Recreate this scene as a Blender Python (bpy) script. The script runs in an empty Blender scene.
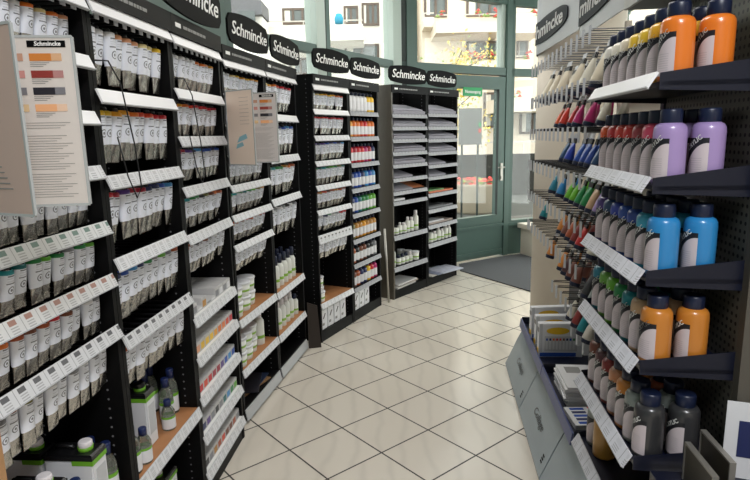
import bpy, bmesh, math, random
from mathutils import Vector, Matrix
random.seed(7)
C = bpy.context.scene.collection
PI = math.pi
H = 1.58
ORD = ['first','second','third','fourth','fifth','sixth','seventh','eighth','ninth','tenth','eleventh','twelfth','thirteenth']

# ---------------------------------------------------------------- materials
def lin(c):
    if isinstance(c, str):
        c = [int(c[i:i+2], 16)/255 for i in (0, 2, 4)]
    return tuple(((v/12.92) if v <= .04045 else ((v+.055)/1.055)**2.4) for v in c) + (1.0,)
MATS = {}
def mat(name, col, rough=.5, metal=0, spec=.5, noise=0, nscale=40, bump=0, coat=0):
    if name in MATS: return MATS[name]
    m = bpy.data.materials.new(name); m.use_nodes = True
    nt = m.node_tree; b = nt.nodes['Principled BSDF']
    c = lin(col)
    b.inputs['Base Color'].default_value = c
    b.inputs['Roughness'].default_value = rough
    b.inputs['Metallic'].default_value = metal
    b.inputs['Specular IOR Level'].default_value = spec
    b.inputs['Coat Weight'].default_value = coat
    if noise or bump:
        tc = nt.nodes.new('ShaderNodeTexCoord')
        n = nt.nodes.new('ShaderNodeTexNoise'); n.inputs['Scale'].default_value = nscale; n.inputs['Detail'].default_value = 4
        nt.links.new(tc.outputs['Object'], n.inputs['Vector'])
        if noise:
            r = nt.nodes.new('ShaderNodeMapRange'); r.inputs['To Min'].default_value = 1-noise; r.inputs['To Max'].default_value = 1+noise
            nt.links.new(n.outputs['Fac'], r.inputs['Value'])
            v = nt.nodes.new('ShaderNodeVectorMath'); v.operation = 'SCALE'; v.inputs[0].default_value = c[:3]
            nt.links.new(r.outputs['Result'], v.inputs['Scale']); nt.links.new(v.outputs['Vector'], b.inputs['Base Color'])
        if bump:
            bp = nt.nodes.new('ShaderNodeBump'); bp.inputs['Strength'].default_value = bump; bp.inputs['Distance'].default_value = .004
            nt.links.new(n.outputs['Fac'], bp.inputs['Height']); nt.links.new(bp.outputs['Normal'], b.inputs['Normal'])
    MATS[name] = m
    return m
class NB:
    """small helper for building node maths"""
    def __init__(s, m): s.nt = m.node_tree; s.b = s.nt.nodes['Principled BSDF']
    def val(s, x, sock):
        if isinstance(x, (int, float)): sock.default_value = x
        else: s.nt.links.new(x, sock)
    def m(s, op, a, b=0.0, c=None):
        n = s.nt.nodes.new('ShaderNodeMath'); n.operation = op
        s.val(a, n.inputs[0]); s.val(b, n.inputs[1])
        if c is not None: s.val(c, n.inputs[2])
        return n.outputs[0]
    def xyz(s):
        t = s.nt.nodes.new('ShaderNodeTexCoord'); x = s.nt.nodes.new('ShaderNodeSeparateXYZ')
        s.nt.links.new(t.outputs['Object'], x.inputs[0]); s.tc = t
        return x.outputs[0], x.outputs[1], x.outputs[2]
    def mix(s, f, a, b):
        n = s.nt.nodes.new('ShaderNodeMix'); n.data_type = 'RGBA'
        s.val(f, n.inputs[0])
        for v, k in ((a, 6), (b, 7)):
            if isinstance(v, tuple): n.inputs[k].default_value = v
            else: s.nt.links.new(v, n.inputs[k])
        return n.outputs[2]
    def noise(s, scale, vec=None, detail=3):
        n = s.nt.nodes.new('ShaderNodeTexNoise'); n.inputs['Scale'].default_value = scale; n.inputs['Detail'].default_value = detail
        s.nt.links.new(vec or s.tc.outputs['Object'], n.inputs['Vector']); return n.outputs['Fac']
    def inside(s, v, lo, hi):
        return s.m('MULTIPLY', s.m('GREATER_THAN', v, lo), s.m('LESS_THAN', v, hi))
    def color(s, o): s.nt.links.new(o, s.b.inputs['Base Color'])
    def comb(s, x, y, z=0.0):
        n = s.nt.nodes.new('ShaderNodeCombineXYZ'); s.val(x, n.inputs[0]); s.val(y, n.inputs[1]); s.val(z, n.inputs[2]); return n.outputs[0]
    def white(s, vec):
        n = s.nt.nodes.new('ShaderNodeTexWhiteNoise'); s.nt.links.new(vec, n.inputs['Vector']); return n.outputs['Value'], n.outputs['Color']

def tube_label_mat(L, r):
    """white sleeve with round emblem, name bar and fine lines"""
    k = 'tube_label_%d_%d' % (L*1000, r*10000)
    if k in MATS: return MATS[k]
    m = mat(k, 'eff2fb', .3)
    n = NB(m); x, y, z = n.xyz()
    f = n.m('LESS_THAN', y, 0.0)
    zc = n.m('ADD', z, L*.46)
    d = n.m('SQRT', n.m('ADD', n.m('MULTIPLY', x, x), n.m('MULTIPLY', zc, zc)))
    ring = n.inside(d, r*.42, r*.56); core = n.m('LESS_THAN', d, r*.2)
    bar = n.m('MULTIPLY', n.inside(z, -L*.335, -L*.312), n.m('LESS_THAN', n.m('ABSOLUTE', x), r*.75))
    top = n.m('MULTIPLY', n.inside(z, -L*.19, -L*.165), n.m('LESS_THAN', n.m('ABSOLUTE', x), r*.6))
    fine = n.m('MULTIPLY', n.m('MULTIPLY', n.inside(z, -L*.30, -L*.2), n.m('LESS_THAN', n.m('ABSOLUTE', x), r*.65)), n.m('GREATER_THAN', n.m('FRACT', n.m('MULTIPLY', z, 150)), .6))
    a = n.m('MULTIPLY', n.m('MAXIMUM', n.m('MAXIMUM', ring, core), n.m('MAXIMUM', bar, top)), f)
    col = n.mix(n.m('MULTIPLY', n.m('MULTIPLY', fine, f), .25), lin('eff2fb'), lin('6a6a78'))
    n.color(n.mix(n.m('MULTIPLY', a, .8), col, lin('34343c')))
    return m
def strip_mat(name, base, tick, pitch, accent=None):
    """shelf-edge strip: paper cards with a small printed square and lines on each"""
    if name in MATS: return MATS[name]
    m = mat(name, base, .45)
    n = NB(m); x, y, z = n.xyz()
    fx = n.m('FRACT', n.m('DIVIDE', n.m('ADD', x, 10.0), pitch))
    gap = n.m('LESS_THAN', fx, .035)
    sq = n.m('MULTIPLY', n.inside(fx, .25, .7), n.inside(z, .004, .016))
    ln = n.m('MULTIPLY', n.m('MULTIPLY', n.inside(fx, .25, .7), n.inside(z, -.018, .002)), n.m('GREATER_THAN', n.m('FRACT', n.m('MULTIPLY', z, 170)), .55))
    c = n.mix(n.m('MULTIPLY', gap, .55), lin(base), lin('4c4c50'))
    c = n.mix(n.m('MULTIPLY', ln, .5), c, lin('707074'))
    c = n.mix(n.m('MULTIPLY', sq, tick), c, lin(accent or '35353a'))
    n.color(c)
    return m

M = {}
M['black'] = mat('black_laminate', '0b0b0c', .5, spec=.14, noise=.15, nscale=8)
M['inner'] = mat('black_back_panel', '0b0b0c', .5)
M['header'] = mat('header_charcoal', '161617', .5, spec=.12)
M['sign'] = mat('sign_black', '0a0b0c', .6, spec=.08)
M['white'] = mat('white_lettering', 'f0f0ee', .5)
M['greytext'] = mat('grey_print', '8e8e8c', .5)
M['strip_top'] = mat('white_acrylic_strip', 'f2f2f4', .35)
M['strip'] = strip_mat('price_strip', 'dfe0e3', .22, .055)
M['strip_dark'] = strip_mat('price_strip_marked', 'd6d7da', .85, .055)
M['strip_green'] = strip_mat('price_strip_green', 'dadcdc', .8, .055, '3c7060')
M['strip_rust'] = strip_mat('price_strip_rust', 'dadada', .8, .055, '9a5a40')
M['strip_bottle'] = strip_mat('price_strip_bottle', 'd4d5dc', .10, .09)
M['strip_paper'] = strip_mat('price_strip_paper', '9b9ca1', .3, .055)
M['rail_edge'] = mat('rail_grey_plastic', 'b4b6b8', .4)
M['wood'] = mat('shelf_beech', 'b07a50', .5, noise=.15, nscale=12)
M['tan'] = mat('tan_wood_edge', 'b98d62', .5, noise=.12, nscale=20)
M['hook'] = mat('hook_black_wire', '202022', .35, .3)
M['tag'] = mat('tag_grey', 'c4c6ca', .35)
M['steel'] = mat('steel_wire', '7c7d80', .3, .9)
M['foil'] = mat('tube_foil', 'b9b6b0', .2, .95, noise=.45, nscale=70, bump=.9)
M['cap_black'] = mat('cap_black', '17171a', .4)
M['cap_navy'] = mat('cap_navy', '161f3a', .35, noise=.05)
M['cap_blue'] = mat('cap_blue', '1d2a58', .35)
M['cap_white'] = mat('cap_white', 'e4dfe2', .35)
M['paper'] = mat('paper_white', 'e0e0e2', .6)
M['paper_lav'] = mat('paper_lavender', '9a98a2', .6, noise=.12, nscale=30); M['paper_lav2'] = mat('paper_pale_lavender', 'b4b1bc', .6, noise=.25, nscale=40)
M['carton'] = mat('white_carton', 'e3e4e8', .45)
M['box_grey'] = mat('box_grey_lid', 'c9c8c8', .5)
M['plastic_white'] = mat('white_plastic', 'dedfd8', .35)
M['green_band'] = mat('green_band', '86b440', .45)
M['lime'] = mat('lime_band', '6fae2c', .45)
M['can_black'] = mat('can_black', '161618', .35)
M['navy_metal'] = mat('navy_sheet_metal', '090f24', .4, noise=.06, nscale=5)
M['navy_edge'] = mat('blue_edge', '5a628a', .4)
M['bluegrey'] = mat('bluegrey_panel', 'a3b0b8', .22, .25)
M['frame_green'] = mat('facade_green', '4f665f', .4, noise=.04, nscale=4)
M['frame_dark'] = mat('gasket_dark', '2c3432', .6)
M['frame_pale'] = mat('facade_pale', 'b9c6be', .5)
M['mat'] = mat('entrance_mat', '58595c', .95, noise=.3, nscale=160)
M['column'] = mat('column_cream', 'e6dccd', .6)
M['wall'] = mat('wall_plaster', 'd8d2c8', .8)
M['ceil'] = mat('ceiling_plaster', 'e8e6e0', .8)
M['board'] = mat('brown_board', '2a211c', .45, noise=.15, nscale=10)
M['board_dark'] = mat('umber_lit_end_and_picture', '504a40', .35)  # paper rack end: reflected light put into the colour; also framed pictures
M['silver_edge'] = mat('silver_edge', 'b8b4ac', .3, .7)

def pegboard(name, base, dotc, px, pz, rad, rough=.5, metal=0.0):
    m = mat(name, base, rough, metal); n = NB(m); x, y, z = n.xyz()
    def f(v, p): return n.m('SUBTRACT', n.m('FRACT', n.m('DIVIDE', n.m('ADD', v, 10.0), p)), .5)
    fx, fz = f(x, px), f(z, pz)
    fx = n.m('MULTIPLY', fx, px); fz = n.m('MULTIPLY', fz, pz)
    d = n.m('SQRT', n.m('ADD', n.m('MULTIPLY', fx, fx), n.m('MULTIPLY', fz, fz)))
    n.color(n.mix(n.m('LESS_THAN', d, rad), lin(base), lin(dotc)))
    return m
M['pegboard'] = pegboard('perforated_steel', '66645d', '141312', .022, .022, .0052, .4, .3)
def pinholes():
    m = mat('black_pinhole_panel', '161617', .5, spec=.14); n = NB(m); x, y, z = n.xyz()
    fz = n.m('MULTIPLY', n.m('SUBTRACT', n.m('FRACT', n.m('DIVIDE', n.m('ADD', z, 10.0), .032)), .5), .032)
    o = None
    for yy in (.05, .28):
        dy = n.m('SUBTRACT', y, yy)
        d = n.m('LESS_THAN', n.m('SQRT', n.m('ADD', n.m('MULTIPLY', dy, dy), n.m('MULTIPLY', fz, fz))), .0036)
        o = d if o is None else n.m('MAXIMUM', o, d)
    n.color(n.mix(o, lin('0d0d0e'), lin('77777a')))
    return m
M['pin'] = pinholes()

# ---------------------------------------------------------------- mesh building
class MB:
    def __init__(s): s.v = []; s.f = []; s.mi = []; s.mats = []; s.sm = []
    def idx(s, m):
        if m not in s.mats: s.mats.append(m)
        return s.mats.index(m)
    def add(s, verts, faces, m, smooth=False):
        b = len(s.v); s.v += [tuple(v) for v in verts]; i = s.idx(m)
        for f in faces: s.f.append(tuple(b+k for k in f)); s.mi.append(i); s.sm.append(smooth)
        return s
    def box(s, x0, x1, y0, y1, z0, z1, m):
        v = [(x, y, z) for z in (z0, z1) for y in (y0, y1) for x in (x0, x1)]
        return s.add(v, [(0,2,3,1),(4,5,7,6),(0,1,5,4),(2,6,7,3),(0,4,6,2),(1,3,7,5)], m)
    def prism(s, poly, lo, hi, axis, m):
        """extrude a 2-D polygon; axis x: poly=(y,z); y: (x,z); z: (x,y)"""
        n = len(poly)
        def P(a, b, t): return {'x': (t, a, b), 'y': (a, t, b), 'z': (a, b, t)}[axis]
        v = [P(a, b, lo) for a, b in poly]+[P(a, b, hi) for a, b in poly]
        return s.add(v, [tuple(range(n)), tuple(range(2*n-1, n-1, -1))]+[(i, i+n, (i+1) % n+n, (i+1) % n) for i in range(n)], m)
    def rings(s, rg, m, seg=14, cap=(True, True), smooth=True, rot=0.0):
        """rg: list of (z, rx, ry)"""
        v = []
        for z, rx, ry in rg:
            for k in range(seg):
                a = 2*PI*k/seg+rot; v.append((rx*math.cos(a), ry*math.sin(a), z))
        f = []
        for i in range(len(rg)-1):
            for k in range(seg):
                a, b = i*seg+k, i*seg+(k+1) % seg
                f.append((a, b, b+seg, a+seg))
        s.add(v, f, m, smooth)
        b0 = len(s.v)-len(v); i = s.idx(m)
        if cap[0]: s.f.append(tuple(b0+k for k in range(seg-1, -1, -1))); s.mi.append(i); s.sm.append(False)
        if cap[1]: s.f.append(tuple(b0+(len(rg)-1)*seg+k for k in range(seg))); s.mi.append(i); s.sm.append(False)
        return s
    def tubepath(s, pts, r, m, seg=6):
        pts = [Vector(p) for p in pts]; v = []
        for i, p in enumerate(pts):
            t = (pts[min(i+1, len(pts)-1)]-pts[max(i-1, 0)]).normalized()
            a = t.cross(Vector((0, 0, 1)) if abs(t.z) < .9 else Vector((1, 0, 0))).normalized(); b = t.cross(a)
            v += [p+(a*math.cos(2*PI*k/seg)+b*math.sin(2*PI*k/seg))*r for k in range(seg)]
        f = [(i*seg+k, i*seg+(k+1) % seg, (i+1)*seg+(k+1) % seg, (i+1)*seg+k) for i in range(len(pts)-1) for k in range(seg)]
        f += [tuple(range(seg-1, -1, -1)), tuple((len(pts)-1)*seg+k for k in range(seg))]
        return s.add(v, f, m, True)
    def shift(s, dx, dy, dz):
        s.v = [(x+dx, y+dy, z+dz) for x, y, z in s.v]; return s
    def rotx(s, a):
        c, n = math.cos(a), math.sin(a); s.v = [(x, y*c-z*n, y*n+z*c) for x, y, z in s.v]; return s
    def rotz(s, a):
        c, n = math.cos(a), math.sin(a); s.v = [(x*c-y*n, x*n+y*c, z) for x, y, z in s.v]; return s
    def mesh(s, name, bevel=0):
        me = bpy.data.meshes.new(name); me.from_pydata(s.v, [], s.f)
        for m in s.mats: me.materials.append(m)
        me.polygons.foreach_set('material_index', s.mi); me.polygons.foreach_set('use_smooth', s.sm)
        bm = bmesh.new(); bm.from_mesh(me); bmesh.ops.recalc_face_normals(bm, faces=bm.faces)
        if bevel: bmesh.ops.bevel(bm, geom=bm.edges[:], offset=bevel, segments=2, affect='EDGES', clamp_overlap=True)
        bm.to_mesh(me); bm.free(); me.update()
        return me
    def obj(s, name, parent=None, bevel=0, loc=None):
        return link(name, s.mesh(name, bevel), parent, loc)
def link(name, data, parent=None, loc=None, rz=0):
    o = bpy.data.objects.new(name, data); C.objects.link(o)
    if parent is not None: o.parent = parent
    if loc is not None: o.location = loc
    if rz: o.rotation_euler = (0, 0, rz)
    return o
CACHE = {}
def cached(key, name, fn, bevel=0):
    if key not in CACHE: CACHE[key] = fn().mesh(name, bevel)
    return CACHE[key]
def tag(o, label, cat, group=None):
    o['label'] = label; o['category'] = cat
    if group: o['group'] = group
    return o
def struct(o): o['kind'] = 'structure'; return o

class Frame:
    """local x along the shelf front, y into the shelf, z up"""
    def __init__(s, o, u): s.o = Vector((o[0], o[1], 0)); s.u = Vector((u[0], u[1], 0)).normalized(); s.n = Vector((-s.u.y, s.u.x, 0)); s.a = math.atan2(s.u.y, s.u.x)
    def w(s, x, y, z=0): return s.o+s.u*x+s.n*y+Vector((0, 0, z))
    def put(s, o, x, y, z=0, rz=0): o.location = s.w(x, y, z); o.rotation_euler = (0, 0, s.a+rz); return o
    def sub(s, x): return Frame(s.w(x, 0), s.u)
def thing(name, label, cat, fr, x, y, z=0, rz=0, group=None, data=None):
    o = bpy.data.objects.new(name, data); C.objects.link(o); fr.put(o, x, y, z, rz)
    return tag(o, label, cat, group)

def text_mesh(body, size, shear=0.0, bold=0.0, extrude=.0008, spacing=1.0, align='CENTER'):
    cu = bpy.data.curves.new('lettering_curve', 'FONT'); cu.body = body; cu.size = size; cu.shear = shear; cu.offset = bold
    cu.extrude = extrude; cu.space_character = spacing; cu.align_x = align; cu.align_y = 'CENTER'; cu.resolution_u = 3
    o = bpy.data.objects.new('lettering_source', cu); C.objects.link(o)
    bpy.context.view_layer.update()
    me = bpy.data.meshes.new_from_object(o.evaluated_get(bpy.context.evaluated_depsgraph_get()))
    bpy.data.objects.remove(o); bpy.data.curves.remove(cu)
    return me
def remap(me, fn, m):
    me = me.copy()
    for v in me.vertices: v.co = fn(v.co.copy())
    me.materials.clear(); me.materials.append(m); me.update()
    return me

# ---------------------------------------------------------------- camera
def look():
    f, p, r = 564.153, .1838966, -.0206323
    Fw = Vector((0, math.cos(p), -math.sin(p))); U = Vector((0, math.sin(p), math.cos(p))); R = Vector((1, 0, 0))
    R2 = R*math.cos(r)+U*math.sin(r); U2 = U*math.cos(r)-R*math.sin(r)
    cd = bpy.data.cameras.new('camera'); cd.sensor_width = 36; cd.lens = 36*f/750; cd.clip_start = .05; cd.clip_end = 300
    co = bpy.data.objects.new('camera', cd); C.objects.link(co)
    mw = Matrix(((R2.x, U2.x, -Fw.x, 0), (R2.y, U2.y, -Fw.y, 0), (R2.z, U2.z, -Fw.z, H), (0, 0, 0, 1)))
    co.matrix_world = mw
    bpy.context.scene.camera = co
look()

# ---------------------------------------------------------------- frames (floor plan)
FA = Frame((-.8526, 1.149), (.079, .997))        # three tube racks
FB = Frame((-.751, 2.928), (.187, .982))
FC = Frame((-.431, 4.165), (.447, .894))
FD = Frame((.173, 5.285), (.624, .781))
FR = Frame((.7+.115*.581, 1.42+.993*.581), (-.115, -1.0))   # bottle shelves: x runs from the far end to the near end
FDOOR = Frame((.30, 6.40), (.84, .545))
FWIN = Frame((-1.05, 4.14), (.51, .86))

# ---------------------------------------------------------------- room shell
def floor_mat():
    m = mat('floor_tiles', 'd8d2c6', .22); n = NB(m); n.xyz()
    T = .33386; a = .695387
    vec = n.tc.outputs['Object']
    def dot(d, off):
        k = n.nt.nodes.new('ShaderNodeVectorMath'); k.operation = 'DOT_PRODUCT'
        n.nt.links.new(vec, k.inputs[0]); k.inputs[1].default_value = (d[0], d[1], 0)
        return n.m('DIVIDE', n.m('SUBTRACT', k.outputs['Value'], off), T)
    p0 = (-.20325, 2.86522); dl = (math.sin(a), -math.cos(a)); dm = (math.cos(a), math.sin(a))
    l = dot(dl, p0[0]*dl[0]+p0[1]*dl[1]); mm = dot(dm, p0[0]*dm[0]+p0[1]*dm[1])
    def edge(v): return n.m('SUBTRACT', .5, n.m('ABSOLUTE', n.m('SUBTRACT', n.m('FRACT', v), .5)))
    e = n.m('MINIMUM', edge(l), edge(mm))
    g = n.m('LESS_THAN', e, .0125)
    cell = n.comb(n.m('FLOOR', l), n.m('FLOOR', mm))
    rv, rc = n.white(cell)
    off = n.nt.nodes.new('ShaderNodeVectorMath'); off.operation = 'MULTIPLY_ADD'
    n.nt.links.new(rc, off.inputs[0]); off.inputs[1].default_value = (9, 9, 9); n.nt.links.new(vec, off.inputs[2])
    wv = n.nt.nodes.new('ShaderNodeTexWave'); wv.inputs['Scale'].default_value = 2.2; wv.inputs['Distortion'].default_value = 4; wv.inputs['Detail'].default_value = 3
    n.nt.links.new(off.outputs[0], wv.inputs['Vector'])
    v = n.m('POWER', wv.outputs['Fac'], 7.0)
    c = n.mix(n.m('MULTIPLY', v, .2), lin('e0d8cb'), lin('b5afa6'))
    c = n.mix(n.m('MULTIPLY', rv, .22), c, lin('cdc3b4'))
    n.color(n.mix(g, c, lin('3a3734')))
    n.nt.links.new(n.m('ADD', n.m('MULTIPLY', g, .5), .2), n.b.inputs['Roughness'])
    return m
struct(MB().add([(-3.2, -2.5, 0), (3.4, -2.5, 0), (3.4, 7.95, 0), (1.67, 7.29, 0), (.30, 6.40, 0), (-1.05, 4.14, 0), (-3.2, 3.6, 0)], [tuple(range(7))], floor_mat()).obj('floor'))
struct(MB().prism([(-3.2, -2.5), (3.4, -2.5), (3.4, 7.95), (1.67, 7.29), (.30, 6.40), (-1.05, 4.14), (-3.2, 3.6)], 3.3, 3.4, 'z', M['ceil']).obj('ceiling'))
struct(MB().box(-3.2, 3.4, -2.6, -2.5, 0, 3.3, M['wall']).obj('wall_back'))
struct(MB().prism([(2.9, -2.5), (3.4, -2.5), (3.4, 3.2), (2.9, 3.2)], 0, 3.3, 'z', M['wall']).obj('wall_right'))
wl = MB()
wl.prism([(-1.42, -2.5), (-1.36, -2.5), (-1.3, 2.9), (-1.0, 4.1), (-1.06, 4.14), (-1.36, 2.93)], 0, 3.3, 'z', M['frame_green'])
struct(wl.obj('wall_left'))
# column
colm = MB().rings([(0, .285, .285), (3.3, .285, .285)], M['column'], 64).shift(1.447, 4.06, 0)
struct(colm.obj('column'))
# entrance mat
tag(MB().prism([(.985, 6.40), (1.56, 5.45), (2.75, 6.2), (2.6, 7.5), (1.7, 7.15), (1.02, 6.72)], .001, .012, 'z', M['mat']).obj('entrance_mat'), 'dark grey ribbed entrance mat in front of the glass door', 'mat')

def glass_mat():
    m = bpy.data.materials.new('window_glass'); m.use_nodes = True; nt = m.node_tree
    nt.nodes.remove(nt.nodes['Principled BSDF']); out = nt.nodes['Material Output']
    t = nt.nodes.new('ShaderNodeBsdfTransparent'); g = nt.nodes.new('ShaderNodeBsdfGlossy'); g.inputs['Roughness'].default_value = .02
    t.inputs['Color'].default_value = (.93, .96, .95, 1)
    x = nt.nodes.new('ShaderNodeMixShader'); x.inputs[0].default_value = .06; nt.links.new(t.outputs[0], x.inputs[1]); nt.links.new(g.outputs[0], x.inputs[2])
    nt.links.new(x.outputs[0], out.inputs['Surface']); return m
M['glass'] = glass_mat()

def facade_part(name, fr, mb): 
    o = struct(mb.obj(name)); fr.put(o, 0, 0); return o
# the window facet behind the tube racks (window_1, window_2)
g = M['frame_green']; L2 = 2.62
f1 = MB()
f1.box(-.05, L2, -.05, .05, 0, .5, g); f1.box(-.05, L2, -.05, .05, 2.28, 2.35, g); f1.box(-.05, L2, -.05, .05, 3.1, 3.3, g)
for x0, x1, mt in ((-.06, .06, g), (1.06, 1.19, M['frame_pale']), (1.19, 1.205, M['frame_dark']), (1.205, 1.26, g), (2.42, 2.62, M['frame_pale'])):
    f1.box(x0, x1, -.06, .06, .5, 3.3, mt)
facade_part('window_1', FWIN, f1)
p = struct(MB().box(.0, L2, -.004, .004, .5, 3.1, M['glass']).obj('window_2')); FWIN.put(p, 0, 0)
# door facet: total length 1.64 to the door post, then a sidelight turned on
f2 = MB(); dp = M['frame_pale']
f2.box(-.02, .06, -.06, .06, 0, 3.3, M['frame_dark']); f2.box(.06, .20, -.07, .05, 0, 3.3, g)
f2.box(.0, 1.66, -.06, .06, 2.27, 2.36, g); f2.box(.0, 1.66, -.06, .06, 3.1, 3.3, g)
f2.box(1.52, 1.585, -.03, .05, 2.36, 3.3, dp); f2.box(1.585, 1.67, -.07, .06, 0, 3.3, g); f2.box(1.67, 1.69, -.02, .05, 0, 3.3, M['frame_dark'])
f2.box(.0, .74, -.05, .05, 0, 2.27, g)
facade_part('window_3', FDOOR, f2)
p = struct(MB().box(.1, 1.6, -.004, .004, 2.36, 3.1, M['glass']).obj('window_4')); FDOOR.put(p, 0, 0)
d = struct(MB().box(.74, 1.58, -.05, .02, .02, .46, g).box(.74, .78, -.06, .03, .46, 2.25, g).box(1.47, 1.58, -.06, .03, .46, 2.25, g)
    .box(.78, 1.47, -.06, .03, .46, .55, g).box(.78, 1.47, -.06, .03, 2.10, 2.25, g).box(1.462, 1.47, -.065, -.03, .55, 2.1, M['frame_dark'])
    .box(.74, 1.58, -.075, -.05, .40, .43, g).box(.76, 1.56, -.075, -.05, .06, .1, g).obj('door_1'))
FDOOR.put(d, 0, 0)
MB().box(.78, 1.462, -.004, .004, .55, 2.10, M['glass']).obj('door_glass', d)
hd = MB(); hd.box(1.505, 1.545, -.075, -.06, .98, 1.2, M['silver_edge']); hd.tubepath([(1.525, -.075, 1.15), (1.525, -.12, 1.15), (1.42, -.125, 1.15)], .01, M['silver_edge']); hd.box(1.51, 1.54, -.085, -.07, 1.0, 1.04, M['silver_edge'])
hd.obj('door_handle', d)
FS = Frame(FDOOR.w(1.67, 0), (.93, .37))
f3 = MB()
f3.box(0, 1.9, -.05, .05, 0, .45, g); f3.box(0, 1.9, -.05, .05, 2.27, 2.36, g); f3.box(0, 1.9, -.05, .05, 3.1, 3.3, g); f3.box(0, 1.9, -.07, -.05, .38, .42, g)
f3.box(0, .07, -.05, .05, .45, 3.3, g); f3.box(1.2, 1.27, -.05, .05, .45, 3.3, g)
facade_part('window_5', FS, f3)
p = struct(MB().box(.07, 1.9, -.004, .004, .45, 3.1, M['glass']).obj('window_6')); FS.put(p, 0, 0)
# glazed side beyond the column
FG = Frame((3.36, 7.93), (0, -1)); f4 = MB()
f4.box(0, 4.75, -.05, .05, 0, .45, g); f4.box(0, 4.75, -.05, .05, 2.27, 2.36, g); f4.box(0, 4.75, -.05, .05, 3.1, 3.3, g)
for xx in (0, 1.15, 2.3, 3.45, 4.66): f4.box(xx, xx+.09, -.05, .05, .45, 3.3, g)
facade_part('window_7', FG, f4)
p = struct(MB().box(.05, 4.7, -.004, .004, .45, 3.1, M['glass']).obj('window_8')); FG.put(p, 0, 0)
# low cream bench under the sidelight
bn = MB().box(.12, 1.0, -.42, -.12, .36, .42, M['column']).obj('bench'); FS.put(bn, 0, 0); tag(bn, 'low cream step bench beside the door under the narrow window', 'bench')
MB().box(.16, .2, -.40, -.14, .013, .36, M['column']).obj('leg', bn); MB().box(.92, .96, -.40, -.14, .013, .36, M['column']).obj('leg', bn)
# emergency exit sign on the door glass
M['exit'] = mat('exit_green', '1f9a5a', .4)
ex = MB().box(-.15, .15, -.012, 0, -.05, .05, M['exit']).obj('exit_sign'); FDOOR.put(ex, 1.01, -.075, 2.06); tag(ex, 'green emergency exit sign with white lettering on the door glass', 'sign')
tm = text_mesh('Notausgang', .052, bold=.0006)
link('lettering', remap(tm, lambda c: Vector((c.x, -.0125-c.z, c.y)), M['white']), ex)

# ---------------------------------------------------------------- outside
M['pave'] = mat('grey_paving', '4c4c48', .9, noise=.2, nscale=3)
M['facade'] = mat('white_render', 'f1ede4', .85); M['facade2'] = mat('cream_render', 'efe2cf', .85)
M['dark_glass'] = mat('dark_window_glass', '5c6464', .15); M['win_frame'] = mat('brown_window_frame', '5a4a40', .6)
M['roof'] = mat('grey_roof', '6a6a6e', .8, noise=.2, nscale=6); M['wall_dark'] = mat('terrace_wall_dark', '2f2c28', .9, noise=.25, nscale=3)
M['rail'] = mat('balcony_rail', 'd2ccc2', .5); M['curtain'] = mat('window_curtain', 'dcd8cc', .9)
M['red'] = mat('red_blossom', 'd0423c', .7); M['leaf'] = mat('green_leaf', '7c9440', .7); M['yleaf'] = mat('yellow_leaf', 'f3d768', .7); M['bark'] = mat('bark', '5a4836', .9)
struct(MB().prism([(-40, 3.0), (-1.6, 3.0), (-1.3, 4.3), (.1, 6.62), (1.6, 7.5), (3.4, 8.2), (6, 8.2), (40, 3), (60, 60), (-60, 60)], -.12, -.06, 'z', M['pave']).obj('ground_outside'))
def px2(x, y, Y):
    """world point at depth Y seen along a sight line of the survey"""
    f, p, r = 564.153, .1838966, -.0206323
    Fw = Vector((0, math.cos(p), -math.sin(p))); U = Vector((0, math.sin(p), math.cos(p))); R = Vector((1, 0, 0))
    R2 = R*math.cos(r)+U*math.sin(r); U2 = U*math.cos(r)-R*math.sin(r)
    d = R2*((x-375)/f)+U2*((240-y)/f)+Fw
    return d*(Y/d.y)+Vector((0, 0, H))
def rect(x0, y0, x1, y1, Y):
    a = px2(x0, y1, Y); b = px2(x1, y0, Y); return a.x, b.x, a.z, b.z
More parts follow.
